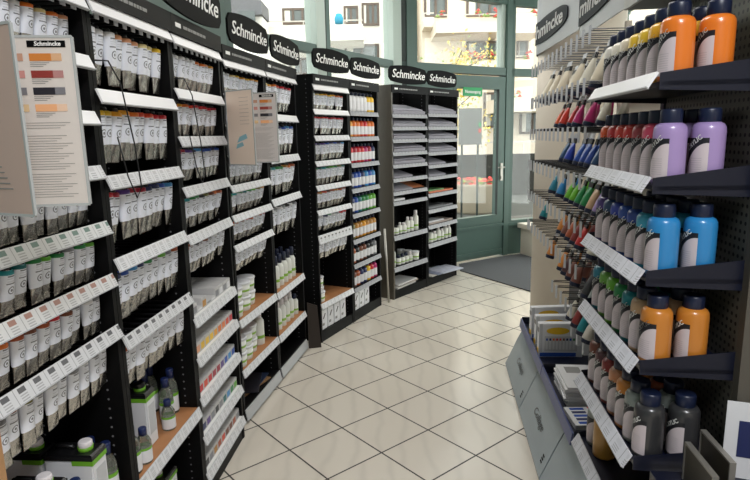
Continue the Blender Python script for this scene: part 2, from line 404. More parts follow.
def building(name, label, Y, x0, x1, ztop, wallm, wins, balc):
    X0 = px2(x0, 50, Y).x; X1 = px2(x1, 50, Y).x
    b = bpy.data.objects.new(name, None); C.objects.link(b); b.location = (0, 0, 0); tag(b, label, 'building')
    MB().box(X0, X1, Y, Y+8, -.1, ztop, wallm).obj('wall', b)
    for (u0, v0, u1, v1, n) in wins:
        a0, a1, z0, z1 = rect(u0, v0, u1, v1, Y)
        fr = MB(); t = .09
        fr.box(a0, a1, Y-.1, Y, z0, z0+t, M['win_frame']); fr.box(a0, a1, Y-.1, Y, z1-t, z1, M['win_frame'])
        for k in range(n+1):
            xx = a0+(a1-a0-t)*k/n; fr.box(xx, xx+t, Y-.1, Y, z0+t, z1-t, M['win_frame'])
        w = fr.obj('window', b)
        MB().box(a0+t, a1-t, Y-.05, Y-.02, z0+t, z1-t, M['dark_glass']).obj('pane', w)
        MB().box(a0+t, a0+(a1-a0)*.25, Y-.07, Y-.052, z0+t, z1-t, M['curtain']).obj('curtain', w)
    for (u0, v0, u1, v1, dd, fl) in balc:
        a0, a1, z0, z1 = rect(u0, v0, u1, v1, Y-dd)
        q = MB(); q.box(a0, a1, Y-dd, Y-dd+.15, z0, z1, wallm); q.box(a0, a1, Y-dd+.15, Y, z0, z0+.15, wallm); q.box(a0, a0+.15, Y-dd+.15, Y, z0+.15, z1, wallm); q.box(a1-.15, a1, Y-dd+.15, Y, z0+.15, z1, wallm)
        bo = q.obj('balcony', b)
        rl = MB(); rl.box(a0, a1, Y-dd+.04, Y-dd+.08, z1+.14, z1+.18, M['rail'])
        k = a0
        while k < a1: rl.box(k, k+.03, Y-dd+.045, Y-dd+.075, z1, z1+.14, M['rail']); k += .8
        rl.obj('handrail', bo)
        if fl:
            fb = MB()
            rr = random.Random(int(u0*7+v0))
            for k in range(int((a1-a0)*26)):
                x = rr.uniform(a0, a1); 
                if math.sin(x*2.6+u0) < -.2: continue
                s = rr.uniform(.05, .12); z = z1+rr.uniform(0, .28); y = Y-dd-rr.uniform(.0, .2)
                c, e = rr.uniform(0, 6.28), rr.uniform(.3, 1)
                fb.add([(x-s, y, z), (x, y-s*e, z+s*c*.05), (x+s, y+s*.3, z), (x, y, z+s)], [(0, 1, 2), (0, 1, 3), (1, 2, 3)], M['red'] if rr.random() < .62 else M['leaf'])
            if fb.v: fb.obj('flower_box', bo)
    return b
building('apartment_building', 'white apartment block with brown framed windows above the tube racks', 25, 150, 402, 9.5, M['facade'],
    [(283, 8, 313, 25, 3), (344, 6, 358, 25, 2), (362, 3, 379, 26, 3), (345, 44, 379, 60, 2), (240, 11, 254, 26, 1), (290, 58, 312, 75, 2)],
    [(262, 24, 363, 42, 2.2, False)])
MB_r = MB().prism([(px2(225, 20, 21).x, px2(225, 18, 21).z), (px2(262, 20, 21).x, px2(262, 14, 21).z), (px2(262, 20, 21).x, px2(262, 0, 21).z), (px2(228, 20, 21).x, px2(228, -2, 21).z)], 21, 22.5, 'y', M['roof'])
rf = MB_r.obj('garden_house'); tag(rf, 'grey roofed house gable beside the white apartment block', 'building')
a0, a1, z0, z1 = rect(225, 18, 262, 50, 21.2)
MB().box(a0, a1, 21.2, 22.4, -.1, z1+.05, M['facade']).obj('wall', rf)
a0, a1, z0, z1 = rect(239, 11, 255, 26, 20.98)
MB().box(a0, a1, 20.9, 21.0, z0, z1, M['dark_glass']).obj('window', rf)
building('balcony_house', 'cream house with red flower boxes seen over the door', 24, 422, 700, 9.5, M['facade2'],
    [(424, -6, 447, 18, 2), (466, -6, 502, 17, 3), (466, 41, 502, 60, 2), (483, 92, 512, 128, 2), (519, 108, 545, 134, 2), (516, 40, 528, 58, 1)],
    [(436, 18, 505, 33, 2.0, True), (424, 17, 434, 27, 1.0, False), (462, 60, 530, 72, 1.4, True), (512, 16, 545, 33, 2.0, True), (498, 97, 560, 112, 2.4, True)])
# blue cloth on the balcony
bc = MB().rings([(0, .15, .1), (.2, .17, .12), (.36, .1, .1)], mat('turquoise_cloth', '2f9ec0', .8), 10); o = bc.obj('balcony_towel'); q = px2(339, 24, 22.3); o.location = q; tag(o, 'turquoise cloth hung on the white balcony', 'towel')
# terrace wall, railing, planter, info board, tree
tw = MB().box(px2(440, 150, 15).x, px2(560, 150, 15).x, 15, 15.3, -.1, px2(470, 155, 15).z, M['wall_dark']).obj('terrace_wall'); tag(tw, 'dark low terrace wall across the paved yard', 'wall')
rl = MB(); x0 = px2(440, 150, 15.1).x; x1 = px2(560, 150, 15.1).x; zt = px2(520, 141, 15.1).z; zb = px2(470, 156, 15.1).z
rl.box(x0, x1, 15.12, 15.16, zt-.04, zt, M['rail']); k = x0
while k < x1: rl.box(k, k+.04, 15.12, 15.16, zb, zt-.04, M['rail']); k += .55
tag(rl.obj('terrace_railing'), 'pale metal railing on top of the dark terrace wall', 'railing')
gp = px2(476, 200, 11.8)
pl = MB().rings([(0, .36, .36), (.05, .40, .40), (.5, .46, .46), (.55, .48, .48), (.55, .43, .43), (.5, .42, .42)], mat('planter_concrete', 'a89c88', .9), 28).obj('round_planter'); pl.location = (gp.x, 11.8, -.06); pl.scale = (1.12, 1.12, 1.12)
tag(pl, 'round cream concrete planter standing in the yard outside the door', 'planter')
rr = random.Random(3); fb = MB()
for k in range(220):
    a = rr.uniform(0, 6.28); d_ = .42*math.sqrt(rr.random()); x, y, z = d_*math.cos(a), d_*math.sin(a), .52+rr.uniform(0, .1); s = rr.uniform(.02, .05)
    fb.add([(x-s, y, z), (x+s, y, z+s*.4), (x, y+s, z+s), (x, y-s, z)], [(0, 1, 2), (0, 3, 1)], M['red'] if rr.random() < .45 else M['leaf'] if rr.random() < .5 else M['bark'])
fb.obj('flowers', pl)
a0, a1, z0, z1 = rect(459, 108, 482, 145, 9.6)
ib = MB().box(a0, a1, 9.6, 9.68, z0, z1, mat('notice_board_grey', '6e6d6b', .5)).obj('notice_board'); tag(ib, 'grey notice board on two posts in the yard outside', 'notice board')
MB().box(a0+.04, a0+.07, 9.62, 9.66, -.07, z0, M['frame_dark']).box(a1-.07, a1-.04, 9.62, 9.66, -.07, z0, M['frame_dark']).obj('post', ib)
MB().box(a0+(a1-a0)*.86, a1-.01, 9.592, 9.6, z0+.3, z0+.36, M['exit']).box(a0+(a1-a0)*.86, a1-.01, 9.592, 9.6, z0+.2, z0+.26, M['red']).obj('sticker', ib)
# yellow tree
tr = bpy.data.objects.new('autumn_tree', None); C.objects.link(tr); tq = px2(448, 60, 13.4); tr.location = (tq.x, 13.4, -.06); tag(tr, 'small tree with yellow autumn leaves outside the door window', 'tree')
tb = MB(); tb.tubepath([(0, 0, 0), (.03, 0, 1.0), (.0, .05, 2.0), (.05, 0, 3.2)], .06, M['bark'])
rr = random.Random(11); tips = []
for k in range(22):
    z = rr.uniform(1.4, 3.0); a = rr.uniform(0, 6.28); l = rr.uniform(.5, 1.0)
    e = Vector((l*math.cos(a)*1.05, l*math.sin(a), z+rr.uniform(.1, .5))); m_ = Vector((e.x*.5, e.y*.5, z+.15)); tb.tubepath([(0, 0, z-.2), m_, e], .013, M['bark'], 5); tips += [m_, e]
tb.obj('trunk', tr)
lf = MB()
for t in tips:
    for k in range(60):
        c = t+Vector((rr.gauss(0, .2), rr.gauss(0, .2), rr.gauss(0, .17))); s = rr.uniform(.025, .055)
        d1 = Vector((rr.uniform(-1, 1), rr.uniform(-1, 1), rr.uniform(-1, 1))).normalized()*s; d2 = d1.cross(Vector((rr.uniform(-1, 1), rr.uniform(-1, 1), 1))).normalized()*s*.6
        lf.add([c-d1, c-d2, c+d1, c+d2], [(0, 1, 2, 3)], M['yleaf'] if rr.random() < .82 else M['leaf'])
lf.obj('foliage', tr)

# ---------------------------------------------------------------- shop fittings
NAMES = {}
def strip_board(w, h, m, out=.03, edge=True):
    """label strip leaning out at its foot; origin at the middle of the back face"""
    mb = MB(); a = math.atan2(out, h)
    w -= .014; mb.box(.004, w-.004, -.003, .003, -h/2, h/2, m)
    if edge: mb.box(.003, w-.003, -.005, .004, -h/2-.003, -h/2, M['rail_edge'])
    return mb.rotx(-a)
def bay(fr, x0, w, depth, label, height=2.0, header=True, plinth=.085, left_mat=None, right_mat=None, name='display_rack', group=None, foot='black'):
    f = fr.sub(x0)
    b = thing(name, label, 'shelf rack', f, 0, 0, 0, group=group)
    t = .021
    MB().box(0.001, t, .0, depth, 0, height, left_mat or M['pin']).obj('side_panel', b)
    MB().box(w-t, w-.001, .0, depth, 0, height, right_mat or M['pin']).obj('side_panel', b)
    MB().box(t, w-t, depth-.012, depth, 0, height, M['inner']).obj('back_panel', b)
    MB().box(t, w-t, .004, .02, 0, plinth, M[foot]).box(t, w-t, .02, depth-.012, plinth-.015, plinth, M['black']).obj('plinth', b)
    if header:
        h = MB().box(.001, w-.001, -.014, 0, height-.07, height, M['header']).box(t, w-t, 0, .1, height-.02, height, M['black']).obj('header_board', b)
        pr = MB()
        MB().box(.035, .085, -.0152, -.014, height-.044, height-.028, M['white']).obj('title_logo', h)
        rr = random.Random(int(x0*1000)+int(w*97)); k = .11
        while k < w*.62:
            l = rr.uniform(.012, .04); pr.box(k, k+l, -.0152, -.014, height-.041, height-.030, M['greytext']); k += l+.006
        pr.obj('printed_title', h)

    return f, b
def rail(b, w, z, m, h=.040, out=.018, y=-.011, name='label_strip', edge=True):
    return strip_board(w, h, m, out, edge).obj(name, b, loc=(0, y, z))
def hook_mesh(depth):
    def fn():
        mb = MB(); mb.box(-.003, .003, .0, depth, 0, .006, M['hook']); mb.box(-.003, .003, .0, .006, .006, .022, M['hook']); mb.box(-.011, .011, -.003, 0, -.002, .016, M['tag'])
        return mb
    return cached(('hook', depth), 'hook', fn)
def tube_meshes(L, r, wf, cname, cm):
    def ring(t, g=1.0):
        e = max(0, (t-.12)/.88)
        return (-L*t, (r+(wf-r)*e)*g, (r*(1-e**1.6)+.0012)*g)
    def body():
        mb = MB(); q = [.09, .3, .45, .6, .72, .82, .91, .97, 1.0]
        mb.rings([(-L*.05, r*.42, r*.42), (-L*.075, r*.9, r*.9)]+[ring(t) for t in q], M['foil'], 14)
        return mb
    def lab():
        g = 1.03; mb = MB()
        mb.rings([(-L*.066, r*.8*g, r*.8*g), ring(.085, g), ring(.15, g)], cm, 14, (False, False))
        mb.rings([ring(.15, g), ring(.3, g), ring(.42, g), ring(.55, g), ring(.66, g)], tube_label_mat(L, r), 14, (False, False))
        return mb
    def cap():
        return MB().rings([(0, r*.42, r*.42), (-L*.01, r*.5, r*.5), (-L*.055, r*.56, r*.56)], M['cap_black'], 10)
    return (cached(('tb', L, r, wf), 'tube_body', body), cached(('tl', L, r, wf, cname), 'tube_label', lab), cached(('tc', L, r), 'tube_cap', cap))
BAND = {'white': 'e6e6e8', 'salmon': 'e0a078', 'cream': 'e8d69a', 'yellow': 'efc22e', 'amber': 'eda62a', 'orange': 'e8792c', 'vermilion': 'dd4a28', 'red': 'd02a34', 'crimson': 'a81f38', 'magenta': 'b8286e',
        'violet': '5e3f8c', 'navy': '2a3260', 'blue': '2b55b0', 'sky blue': '4795d0', 'turquoise': '2a9aa0', 'teal': '1f6f70', 'green': '2f8a4a', 'lime': '68b43a', 'olive': '76743a', 'ochre': 'c08a3c', 'brown': '7a4630', 'rust': 'b0562e', 'grey': '8a8b90', 'black': '2a2a2d', 'pink': 'd8577e'}
def band_mat(c): return mat('band_'+c.replace(' ', '_'), BAND[c], .4)
RT = random.Random(5)
def tube_row(fr, x0, w, bname, row, ztop, L, r, cols, b, depth, y=.035, wf=None, hooks=True):
    n = len(cols); pitch = (w-.06)/n; wf = min(wf or r*1.45, pitch*.5)
    for i, c in enumerate(cols):
        x = x0+.03+pitch*(i+.5)
        bd, lb, cp = tube_meshes(L, r, wf, c, band_mat(c))
        t = thing('hanging_paint_tube', 'paint tube with %s band, %s from near end, %s row, %s' % (c, ORD[i], ORD[row], bname), 'paint tube', fr, x+RT.uniform(-.003, .003), y+.005*(i % 2)+RT.uniform(0, .003), ztop+RT.uniform(-.004, .003), RT.uniform(-.1, .1), group='tubes hanging in %s' % bname, data=bd)
        t.rotation_euler = (Matrix.Rotation(t.rotation_euler.z, 3, 'Z') @ Matrix.Rotation(RT.uniform(-.02, .10), 3, 'X') @ Matrix.Rotation(RT.uniform(-.05, .05), 3, 'Y')).to_euler()
        link('label', lb, t); link('cap', cp, t)
        if hooks: link('hook', hook_mesh(depth-.015), b, (x-x0, .003, ztop+.009))

def sign(fr, xc, w, z0, label, h=.17, y=-.02, zoff=0):
    s = thing('brand_sign', label, 'sign', fr, xc, y, z0)
    N = 20; poly = []
    rc = .035
    for k in range(N+1):
        u = -1+2*k/N; poly.append((u*w/2, h*(.86+.14*(1-u*u))-(rc*.8 if abs(u) == 1 else 0)))
    for k in range(N+1):
        u = 1-2*k/N; poly.append((u*w/2, h*(.14-.14*(1-u*u))+(rc*.8 if abs(u) == 1 else 0)))
    MB().prism([(a*1.0, b) for a, b in poly], -.012, .0, 'y', M['sign']).obj('board', s, bevel=0)
    sc = w/.52
    link('lettering', remap(TXT, lambda c: Vector((c.x*sc*1.2, -.0135-c.z, h*.5+c.y*sc)), M['white']), s)
    return s
TXT = text_mesh('Schmincke', .088, shear=.22, bold=.0006, spacing=1.0)

# ---- rack names used in labels
WA = .5505
RK = ['rack behind colour chart', 'rack above glass bottles', 'rack above paint boxes', 'rack above white tubs', 'rack above slim bottles', 'rack above white cartons']
DEP = .34
fr0, b0 = bay(FA, 0, WA, DEP, 'black tube rack with tan wooden near end, behind the big colour chart', left_mat=M['tan'], height=2.05)
fr1, b1 = bay(FA, WA, WA, DEP, 'black tube rack with glass bottles and a black canister on its low shelf', height=2.05)
fr2, b2 = bay(FA, 2*WA, WA, DEP, 'black tube rack with five shelves of paint boxes below', height=2.05)
# rack 0
rail(b0, WA, 1.962, M['strip_top'], .042)
for k, (z, m) in enumerate(((1.80, 'strip_top'), (1.645, 'strip_top'), (1.49, 'strip'), (1.325, 'strip_green'), (1.163, 'strip_rust'), (1.0, 'strip_dark'))):
    rail(b0, WA, z, M[m])
R0 = [(1.93, ['orange', 'yellow', 'ochre', 'white', 'amber', 'white', 'orange', 'cream', 'orange', 'salmon']),
      (1.775, ['red', 'red', 'crimson', 'magenta', 'violet', 'red', 'pink', 'crimson', 'red', 'magenta']),
      (1.62, ['blue', 'navy', 'blue', 'sky blue', 'navy', 'violet', 'blue', 'navy', 'sky blue', 'blue']),
      (1.465, ['turquoise', 'blue', 'sky blue', 'turquoise', 'navy', 'turquoise', 'teal', 'blue', 'teal', 'grey']),
      (1.295, ['blue', 'teal', 'turquoise', 'teal', 'green', 'lime', 'green', 'grey', 'green', 'lime']),
      (1.13, ['ochre', 'orange', 'rust', 'brown', 'rust', 'red', 'brown', 'grey', 'white', 'grey']),
      (.965, ['grey', 'brown', 'olive', 'grey', 'white', 'black', 'grey', 'white', 'grey', 'white'])]
for i, (z, c) in enumerate(R0): tube_row(FA, 0, WA, RK[0], i, z, (.125 if i < 6 else .14),   .0172, c, b0, DEP)
def shelf(b, w, z, depth, m='wood', strip='strip', sh=.040, out=.012, front=True, tilt=0):
    s = MB().box(.022, w-.022, .0, (depth-.014)/math.cos(tilt)-(.01 if tilt else 0), -.018 if not tilt else -.006, 0, M[m]).rotx(tilt).obj('shelf_board', b, loc=(0, 0, z))
    if front: rail(b, w, z-.018, M[strip], sh, out, -.01)
    return s
shelf(b0, WA, .465, DEP)
# rack 1
R1 = [(1.925, ['white', 'white', 'white', 'salmon', 'salmon', 'salmon', 'cream', 'cream', 'yellow']),
      (1.685, ['yellow', 'yellow', 'amber', 'amber', 'orange', 'vermilion', 'vermilion', 'red', 'red']),
      (1.43, ['red', 'crimson', 'violet', 'crimson', 'crimson', 'navy', 'navy', 'blue', 'sky blue']),
      (1.175, ['navy', 'blue', 'sky blue', 'navy', 'green', 'grey', 'lime', 'grey', 'rust']),
      (.925, ['rust', 'rust', 'brown', 'brown', 'white', 'grey', 'grey', 'black', 'grey'])]
rail(b1, WA, 1.962, M['strip_top'], .042)
for z, m in ((1.71, 'strip_top'), (1.455, 'strip'), (1.2, 'strip'), (.945, 'strip_dark')): rail(b1, WA, z, M[m], .043)
for i, (z, c) in enumerate(R1): tube_row(FA, WA, WA, RK[1], i, z, .175 if i < 4 else .165, .0226, c, b1, DEP, wf=.031)
shelf(b1, WA, .46, DEP)
# rack 2
R2 = [(1.92, ['white', 'white', 'white', 'white', 'white', 'orange', 'orange', 'salmon', 'amber']),
      (1.73, ['orange', 'amber', 'orange', 'vermilion', 'red', 'red', 'red', 'red', 'crimson']),
      (1.545, ['magenta', 'crimson', 'violet', 'navy', 'sky blue', 'blue', 'blue', 'navy', 'blue']),
      (1.345, ['teal', 'turquoise', 'green', 'green', 'black', 'olive', 'brown', 'orange', 'rust']),
      (1.15, ['rust', 'brown', 'black', 'grey', 'brown', 'grey', 'white', 'grey', 'black'])]
rail(b2, WA, 1.957, M['strip_top'], .042)
for z, m in ((1.755, 'strip_top'), (1.57, 'strip'), (1.37, 'strip'), (1.175, 'strip')): rail(b2, WA, z, M[m], .042)
for i, (z, c) in enumerate(R2): tube_row(FA, 2*WA, WA, RK[2], i, z, .138, .0215, c, b2, DEP, wf=.030)
# paint boxes on five shelves
BOXC = [['grey', 'white', 'ochre', 'grey', 'white', 'grey', 'white', 'grey', 'white'],
        ['salmon', 'yellow', 'yellow', 'yellow', 'amber', 'orange', 'orange', 'vermilion', 'red'],
        ['red', 'vermilion', 'red', 'crimson', 'crimson', 'violet', 'blue', 'sky blue', 'blue'],
        ['navy', 'violet', 'grey', 'black', 'grey', 'teal', 'sky blue', 'green', 'lime'],
        ['black', 'grey', 'ochre', 'rust', 'vermilion', 'brown', 'brown', 'rust', 'grey']]
def pbox_mesh(d, h): return cached(('pbox', d, h), 'paint_box', lambda: MB().box(-.0262, .0262, 0, d, 0, h, M['box_grey']), .0015)
for si, z in enumerate((.84, .665, .485, .305, .13)):
    shelf(b2, WA, z, DEP, 'white', 'strip', .038, .012)
    for i, c in enumerate(BOXC[si]):
        hgt = .052 if si else (.05 if i in (0, 2, 5, 6, 7, 8) else .02)
        for dpt in range(2):
            x = 2*WA+.035+.0538*(i+.5)
            t = thing('paint_box', ('paint box with %s end label, %s from near end, %s shelf of box rack' % (c, ORD[i], ORD[si])) if dpt == 0 else ('rear grey paint box behind the %s one from near end, %s shelf of box rack' % (ORD[i], ORD[si])), 'box', FA, x, .012+dpt*.155, z+.0005, group='paint boxes on the box rack', data=pbox_mesh(.152, hgt))
            if dpt == 0:
                link('end_label', cached(('el', c, hgt), 'end_label', lambda: MB().box(-.019, .019, -.0012, -.0002, .008, hgt*.72, band_mat(c))), t)
    
# group B: racks 3 and 4
WB = .577
fr3, b3 = bay(FB, 0, WB, DEP, 'black tube rack with white tubs on its two low shelves', height=2.04)
fr4, b4 = bay(FB, WB+.003, WB, DEP, 'black tube rack with rows of dark capped white bottles on its low shelf', height=2.04)
rail(b3, WB, 1.955, M['strip_top'], .045)
zz = [1.785, 1.63, 1.475, 1.317, 1.16, 1.0]
for z, m in zip(zz, ('strip_top', 'strip_top', 'strip', 'strip', 'strip', 'strip')): rail(b3, WB, z, M[m], .038)
R3 = [['white', 'white', 'cream', 'yellow', 'amber', 'yellow', 'amber', 'amber'], ['amber', 'orange', 'vermilion', 'red', 'red', 'crimson', 'red', 'pink'], ['magenta', 'violet', 'crimson', 'navy', 'violet', 'blue', 'navy', 'blue'],
      ['navy', 'blue', 'white', 'sky blue', 'navy', 'blue', 'white', 'blue'], ['green', 'turquoise', 'green', 'teal', 'green', 'lime', 'olive', 'ochre'], ['ochre', 'rust', 'brown', 'vermilion', 'rust', 'brown', 'rust', 'crimson'], ['grey', 'white', 'black', 'grey', 'grey', 'white', 'grey', 'black']]
for i, z in enumerate([1.92]+[q-.02 for q in zz]): tube_row(FB, 0, WB, RK[3], i, z, .12, .0225, R3[i], b3, DEP, wf=.034)
shelf(b3, WB, .6, DEP); shelf(b3, WB, .31, DEP)
rail(b3, WB, .05, M['rail_edge'], .06, .012)
rail(b4, WB, 1.955, M['strip_top'], .042)
for z, m in ((1.70, 'strip_top'), (1.44, 'strip'), (1.175, 'strip')): rail(b4, WB, z, M[m], .045)
R4 = [['cream', 'amber', 'orange', 'vermilion', 'red', 'crimson', 'red'], ['violet', 'blue', 'white', 'navy', 'blue', 'sky blue', 'blue'], ['teal', 'turquoise', 'green', 'green', 'ochre', 'orange', 'rust'], ['white', 'grey', 'white', 'grey', 'black', 'white', 'grey']]
for i, z in enumerate((1.92, 1.665, 1.405, 1.14)): tube_row(FB, WB+.003, WB, RK[4], i, z, .195 if i else .175, .0265, R4[i], b4, DEP, wf=.033)
shelf(b4, WB, .59, DEP); shelf(b4, WB, .3, DEP)
rail(b4, WB, .05, M['rail_edge'], .06, .012)

# group C: racks 5 and 6
WC = .536
fr5, b5 = bay(FC, 0, WC, DEP, 'black tube rack beside the coloured bottles with white tubs on its low shelf', height=2.02)
fr6, b6 = bay(FC, WC+.003, WC, DEP, 'black rack filled with eight shelves of coloured paint bottles', height=2.02)
rail(b5, WC, 1.93, M['strip_top'], .045)
for k, z in enumerate((1.755, 1.565, 1.38, 1.2, 1.015)): rail(b5, WC, z, M['strip_top' if k < 1 else 'strip'], .04)
shelf(b5, WC, .83, DEP, 'black', 'strip_dark', .065)
R5 = [['white', 'cream', 'yellow', 'amber', 'yellow', 'amber', 'orange', 'vermilion'], ['red', 'red', 'vermilion', 'red', 'crimson', 'red', 'red', 'crimson'], ['violet', 'navy', 'violet', 'blue', 'navy', 'blue', 'navy', 'sky blue'], ['green', 'teal', 'turquoise', 'green', 'lime', 'green', 'olive', 'teal'],
      ['rust', 'ochre', 'vermilion', 'brown', 'rust', 'ochre', 'rust', 'brown'], ['grey', 'white', 'navy', 'green', 'white', 'grey', 'red', 'red'], ['grey', 'white', 'olive', 'white', 'grey', 'white', 'olive', 'white']]
for i, z in enumerate((1.9, 1.73, 1.54, 1.355, 1.175, .99, .785)): tube_row(FC, 0, WC, RK[5], i, z, .135, .021, R5[i], b5, DEP, wf=.032)
shelf(b5, WC, .31, DEP)
BC = [['white', 'white', 'white', 'white', 'white', 'yellow', 'yellow'], ['amber', 'orange', 'orange', 'vermilion', 'red', 'orange', 'orange'], ['red', 'crimson', 'red', 'red', 'magenta', 'crimson', 'navy'], ['navy', 'blue', 'blue', 'navy', 'sky blue', 'blue', 'sky blue'],
      ['navy', 'blue', 'teal', 'green', 'green', 'lime', 'lime'], ['olive', 'ochre', 'ochre', 'amber', 'ochre', 'ochre', 'ochre'], ['rust', 'black', 'brown', 'brown', 'black', 'black', 'grey'], ['brown', 'rust', 'navy', 'navy', 'yellow', 'red', 'magenta']]
M['sleeve'] = mat('bottle_sleeve', 'dfdfe2', .4)
def sbottle(c):
    r, h = .031, .158
    body = cached(('sb', c), 'bottle_body', lambda: MB().rings([(0, r*.93, r*.93), (.005, r, r), (.105, r, r), (.118, r*.93, r*.93), (.128, r*.6, r*.6), (.132, r*.42, r*.42)], mat('paint_'+c.replace(' ', '_'), BAND[c], .3, coat=.3), 16))
    lab = cached(('sl',), 'bottle_label', lambda: MB().rings([(.018, r*1.015, r*1.015), (.085, r*1.015, r*1.015)], M['sleeve'], 16, (False, False)))
    cap = cached(('sc', 0), 'bottle_cap', lambda: MB().rings([(.129, r*.5, r*.5), (.152, r*.46, r*.46), (h, r*.3, r*.3)], M['cap_navy'], 12))
    return body, lab, cap
for si, z in enumerate((1.775, 1.57, 1.355, 1.145, .935, .715, .505, .295)):
    shelf(b6, WC, z, DEP, 'black', 'strip_paper', .034, .010)
    for i, c in enumerate(BC[si]):
        bd, lb, cp = sbottle(c)
        x = WC+.003+.035+.0668*(i+.5)
        t = thing('paint_bottle', 'small bottle of %s paint, %s from near end, %s shelf of the bottle rack' % (c, ORD[i], ORD[si]), 'bottle', FC, x, .042, z+.0005, group='small bottles on the bottle rack', data=bd)
        link('label', lb, t); link('cap', cp, t)
# white upright cartons at the foot of racks 5 and 6
def carton():
    mb = MB().box(-.043, .043, 0, .12, 0, .185, M['carton']); return mb
def carton_mark(): 
    mb = MB(); mb.prism([(-.02, .085), (-.006, .085), (.022, .125), (.008, .125)], -.001, -.0002, 'y', M['cap_black']); mb.box(-.03, .03, -.001, -.0002, .155, .158, M['greytext']); mb.box(-.03, .0, -.001, -.0002, .03, .05, M['greytext']); return mb
for i in range(4):
    t = thing('white_carton', 'upright white carton, %s from near end, on the base under the white tubs' % ORD[i], 'box', FC, .085+.1*i, .02, .0855, group='white cartons on the rack bases', data=cached(('ct',), 'carton', carton, .002)); link('printed_mark', cached(('cm',), 'carton_mark', carton_mark), t)
for i in range(3):
    t = thing('white_carton', 'upright white carton, %s from near end, on the base under the coloured bottles' % ORD[i], 'box', FC, WC+.085+.1*i, .02, .0855, group='white cartons on the rack bases', data=cached(('ct',), 'carton', carton, .002)); link('printed_mark', cached(('cm',), 'carton_mark', carton_mark), t)

# tubs
def tub(fr, x, y, z, label, r=.052, h=.085):
    bd = cached(('tub', r, h), 'tub_body', lambda: MB().rings([(0, r*.86, r*.86), (.004, r*.9, r*.9), (h*.86, r, r)], M['plastic_white'], 22))
    ld = cached(('lid', r, h), 'tub_lid', lambda: MB().rings([(h*.84, r*1.05, r*1.05), (h*.97, r*1.05, r*1.05), (h, r*.98, r*.98)], M['carton'], 22))
    bn = cached(('bnd', r, h), 'tub_band', lambda: MB().rings([(h*.32, r*.945, r*.945), (h*.47, r*.965, r*.965)], M['green_band'], 22, (False, False)))
    t = thing('white_tub', label, 'tub', fr, x, y, z, group='white tubs with green bands', data=bd); link('lid', ld, t); link('green_band', bn, t)
    return t
K = 0
for lv in range(2):
    w = ('lower', 'upper')[lv]
    for i, (x, y) in enumerate(((.085, .06), (.215, .07), (.33, .09), (.25, .2))):
        if i == 0 and lv == 1: h_ = .085
        tub(FB, x, y, .6005+lv*.0855, 'white tub with green band, %s in the %s layer of the upper tub shelf' % (ORD[i], w))
    for i, (x, y) in enumerate(((.085, .055), (.195, .065), (.305, .085), (.14, .2))):
        tub(FB, x, y, .3105+lv*.0855, 'white tub with green band, %s in the %s layer of the lower tub shelf' % (ORD[i], w))
for i, (x, y, n) in enumerate(((.075, .055, 1), (.18, .13, 2))):
    for lv in range(n): tub(FC, x, y, .3105+lv*.0855, 'white tub with green band above the white cartons, %s' % (('front one', '')[i] if i == 0 else ('lower rear one', 'upper rear one')[lv]), .048)
# pump bottle + slender bottles
def slim(fr, x, y, z, label, r, h, capm, group, name='white_bottle', pump=False, body='plastic_white', band='green_band', cap_h=.2):
    k = (r, h, body)
    bd = cached(('sbd',)+k, 'bottle_body', lambda: MB().rings([(0, r*.95, r*.95), (.004, r, r), (h*(.96-cap_h-.1), r, r), (h*(.96-cap_h-.03), r*.8, r*.8), (h*(1-cap_h), r*.45, r*.45)], M[body], 18))
    bn = cached(('sbn',)+k+(band,), 'bottle_band', lambda: MB().rings([(h*.2, r*1.02, r*1.02), (h*.29, r*1.02, r*1.02)], M[band], 18, (False, False)))
    def cp():
        mb = MB().rings([(h*(1-cap_h)-.004, r*.62, r*.62), (h*.985, r*.58, r*.58), (h, r*.5, r*.5)], M[capm], 14)
        if pump: mb.box(-.004, .004, -.04, .0, h*.97, h*.985, M[capm])
        return mb
    cm = cached(('scp',)+k+(capm, pump, cap_h), 'bottle_cap', cp)
    t = thing(name, label, 'bottle', fr, x, y, z, group=group, data=bd); link('band', bn, t); link('cap', cm, t)
    return t
slim(FB, .43, .07, .3105, 'white pump bottle with green band beside the lower shelf tubs', .036, .21, 'cap_white', None, 'pump_bottle', True, cap_h=.16)
for i in range(6):
    for j in range(2):
        slim(FB, WB+.003+.06+.082*i, .05+.08*j, .5905, 'slim white bottle with dark blue cap, %s from near end, %s row on its shelf' % (ORD[i], ('front', 'rear')[j]), .026, .215, 'cap_navy', 'dark capped slim bottles', cap_h=.26)
for i in range(5):
    slim(FB, WB+.003+.065+.084*i, .06, .3005, 'white bottle with green band and white cap, %s from near end, under dark capped bottles' % ORD[i], .033, .19, 'cap_white', 'white capped bottles on the low shelf')
for i in range(3):
    slim(FB, WB+.003+.49, .05+.075*i, .3005, 'small bottle with dark blue cap on the low shelf end, %s from the front' % ORD[i], .026, .15, 'cap_navy', 'small dark capped bottles')
# magazines at the foot of rack 3
mg = [('8a6a4a', .03, .0), ('2f3c58', .05, .006), ('33333a', .02, .012)]
for i, (c, dx, dz) in enumerate(mg):
    t = thing('magazine', ('brown', 'navy', 'dark grey')[i]+' magazine in the small pile on the base below the lowest tub shelf', 'magazine', FB, .28+dx, .13, .0855+dz, .25*i-.2)
    t2 = MB().box(-.14, .14, -.1, .1, 0, .0055, mat('cover_'+c, c, .3, noise=.35, nscale=18)).obj('cover', t)

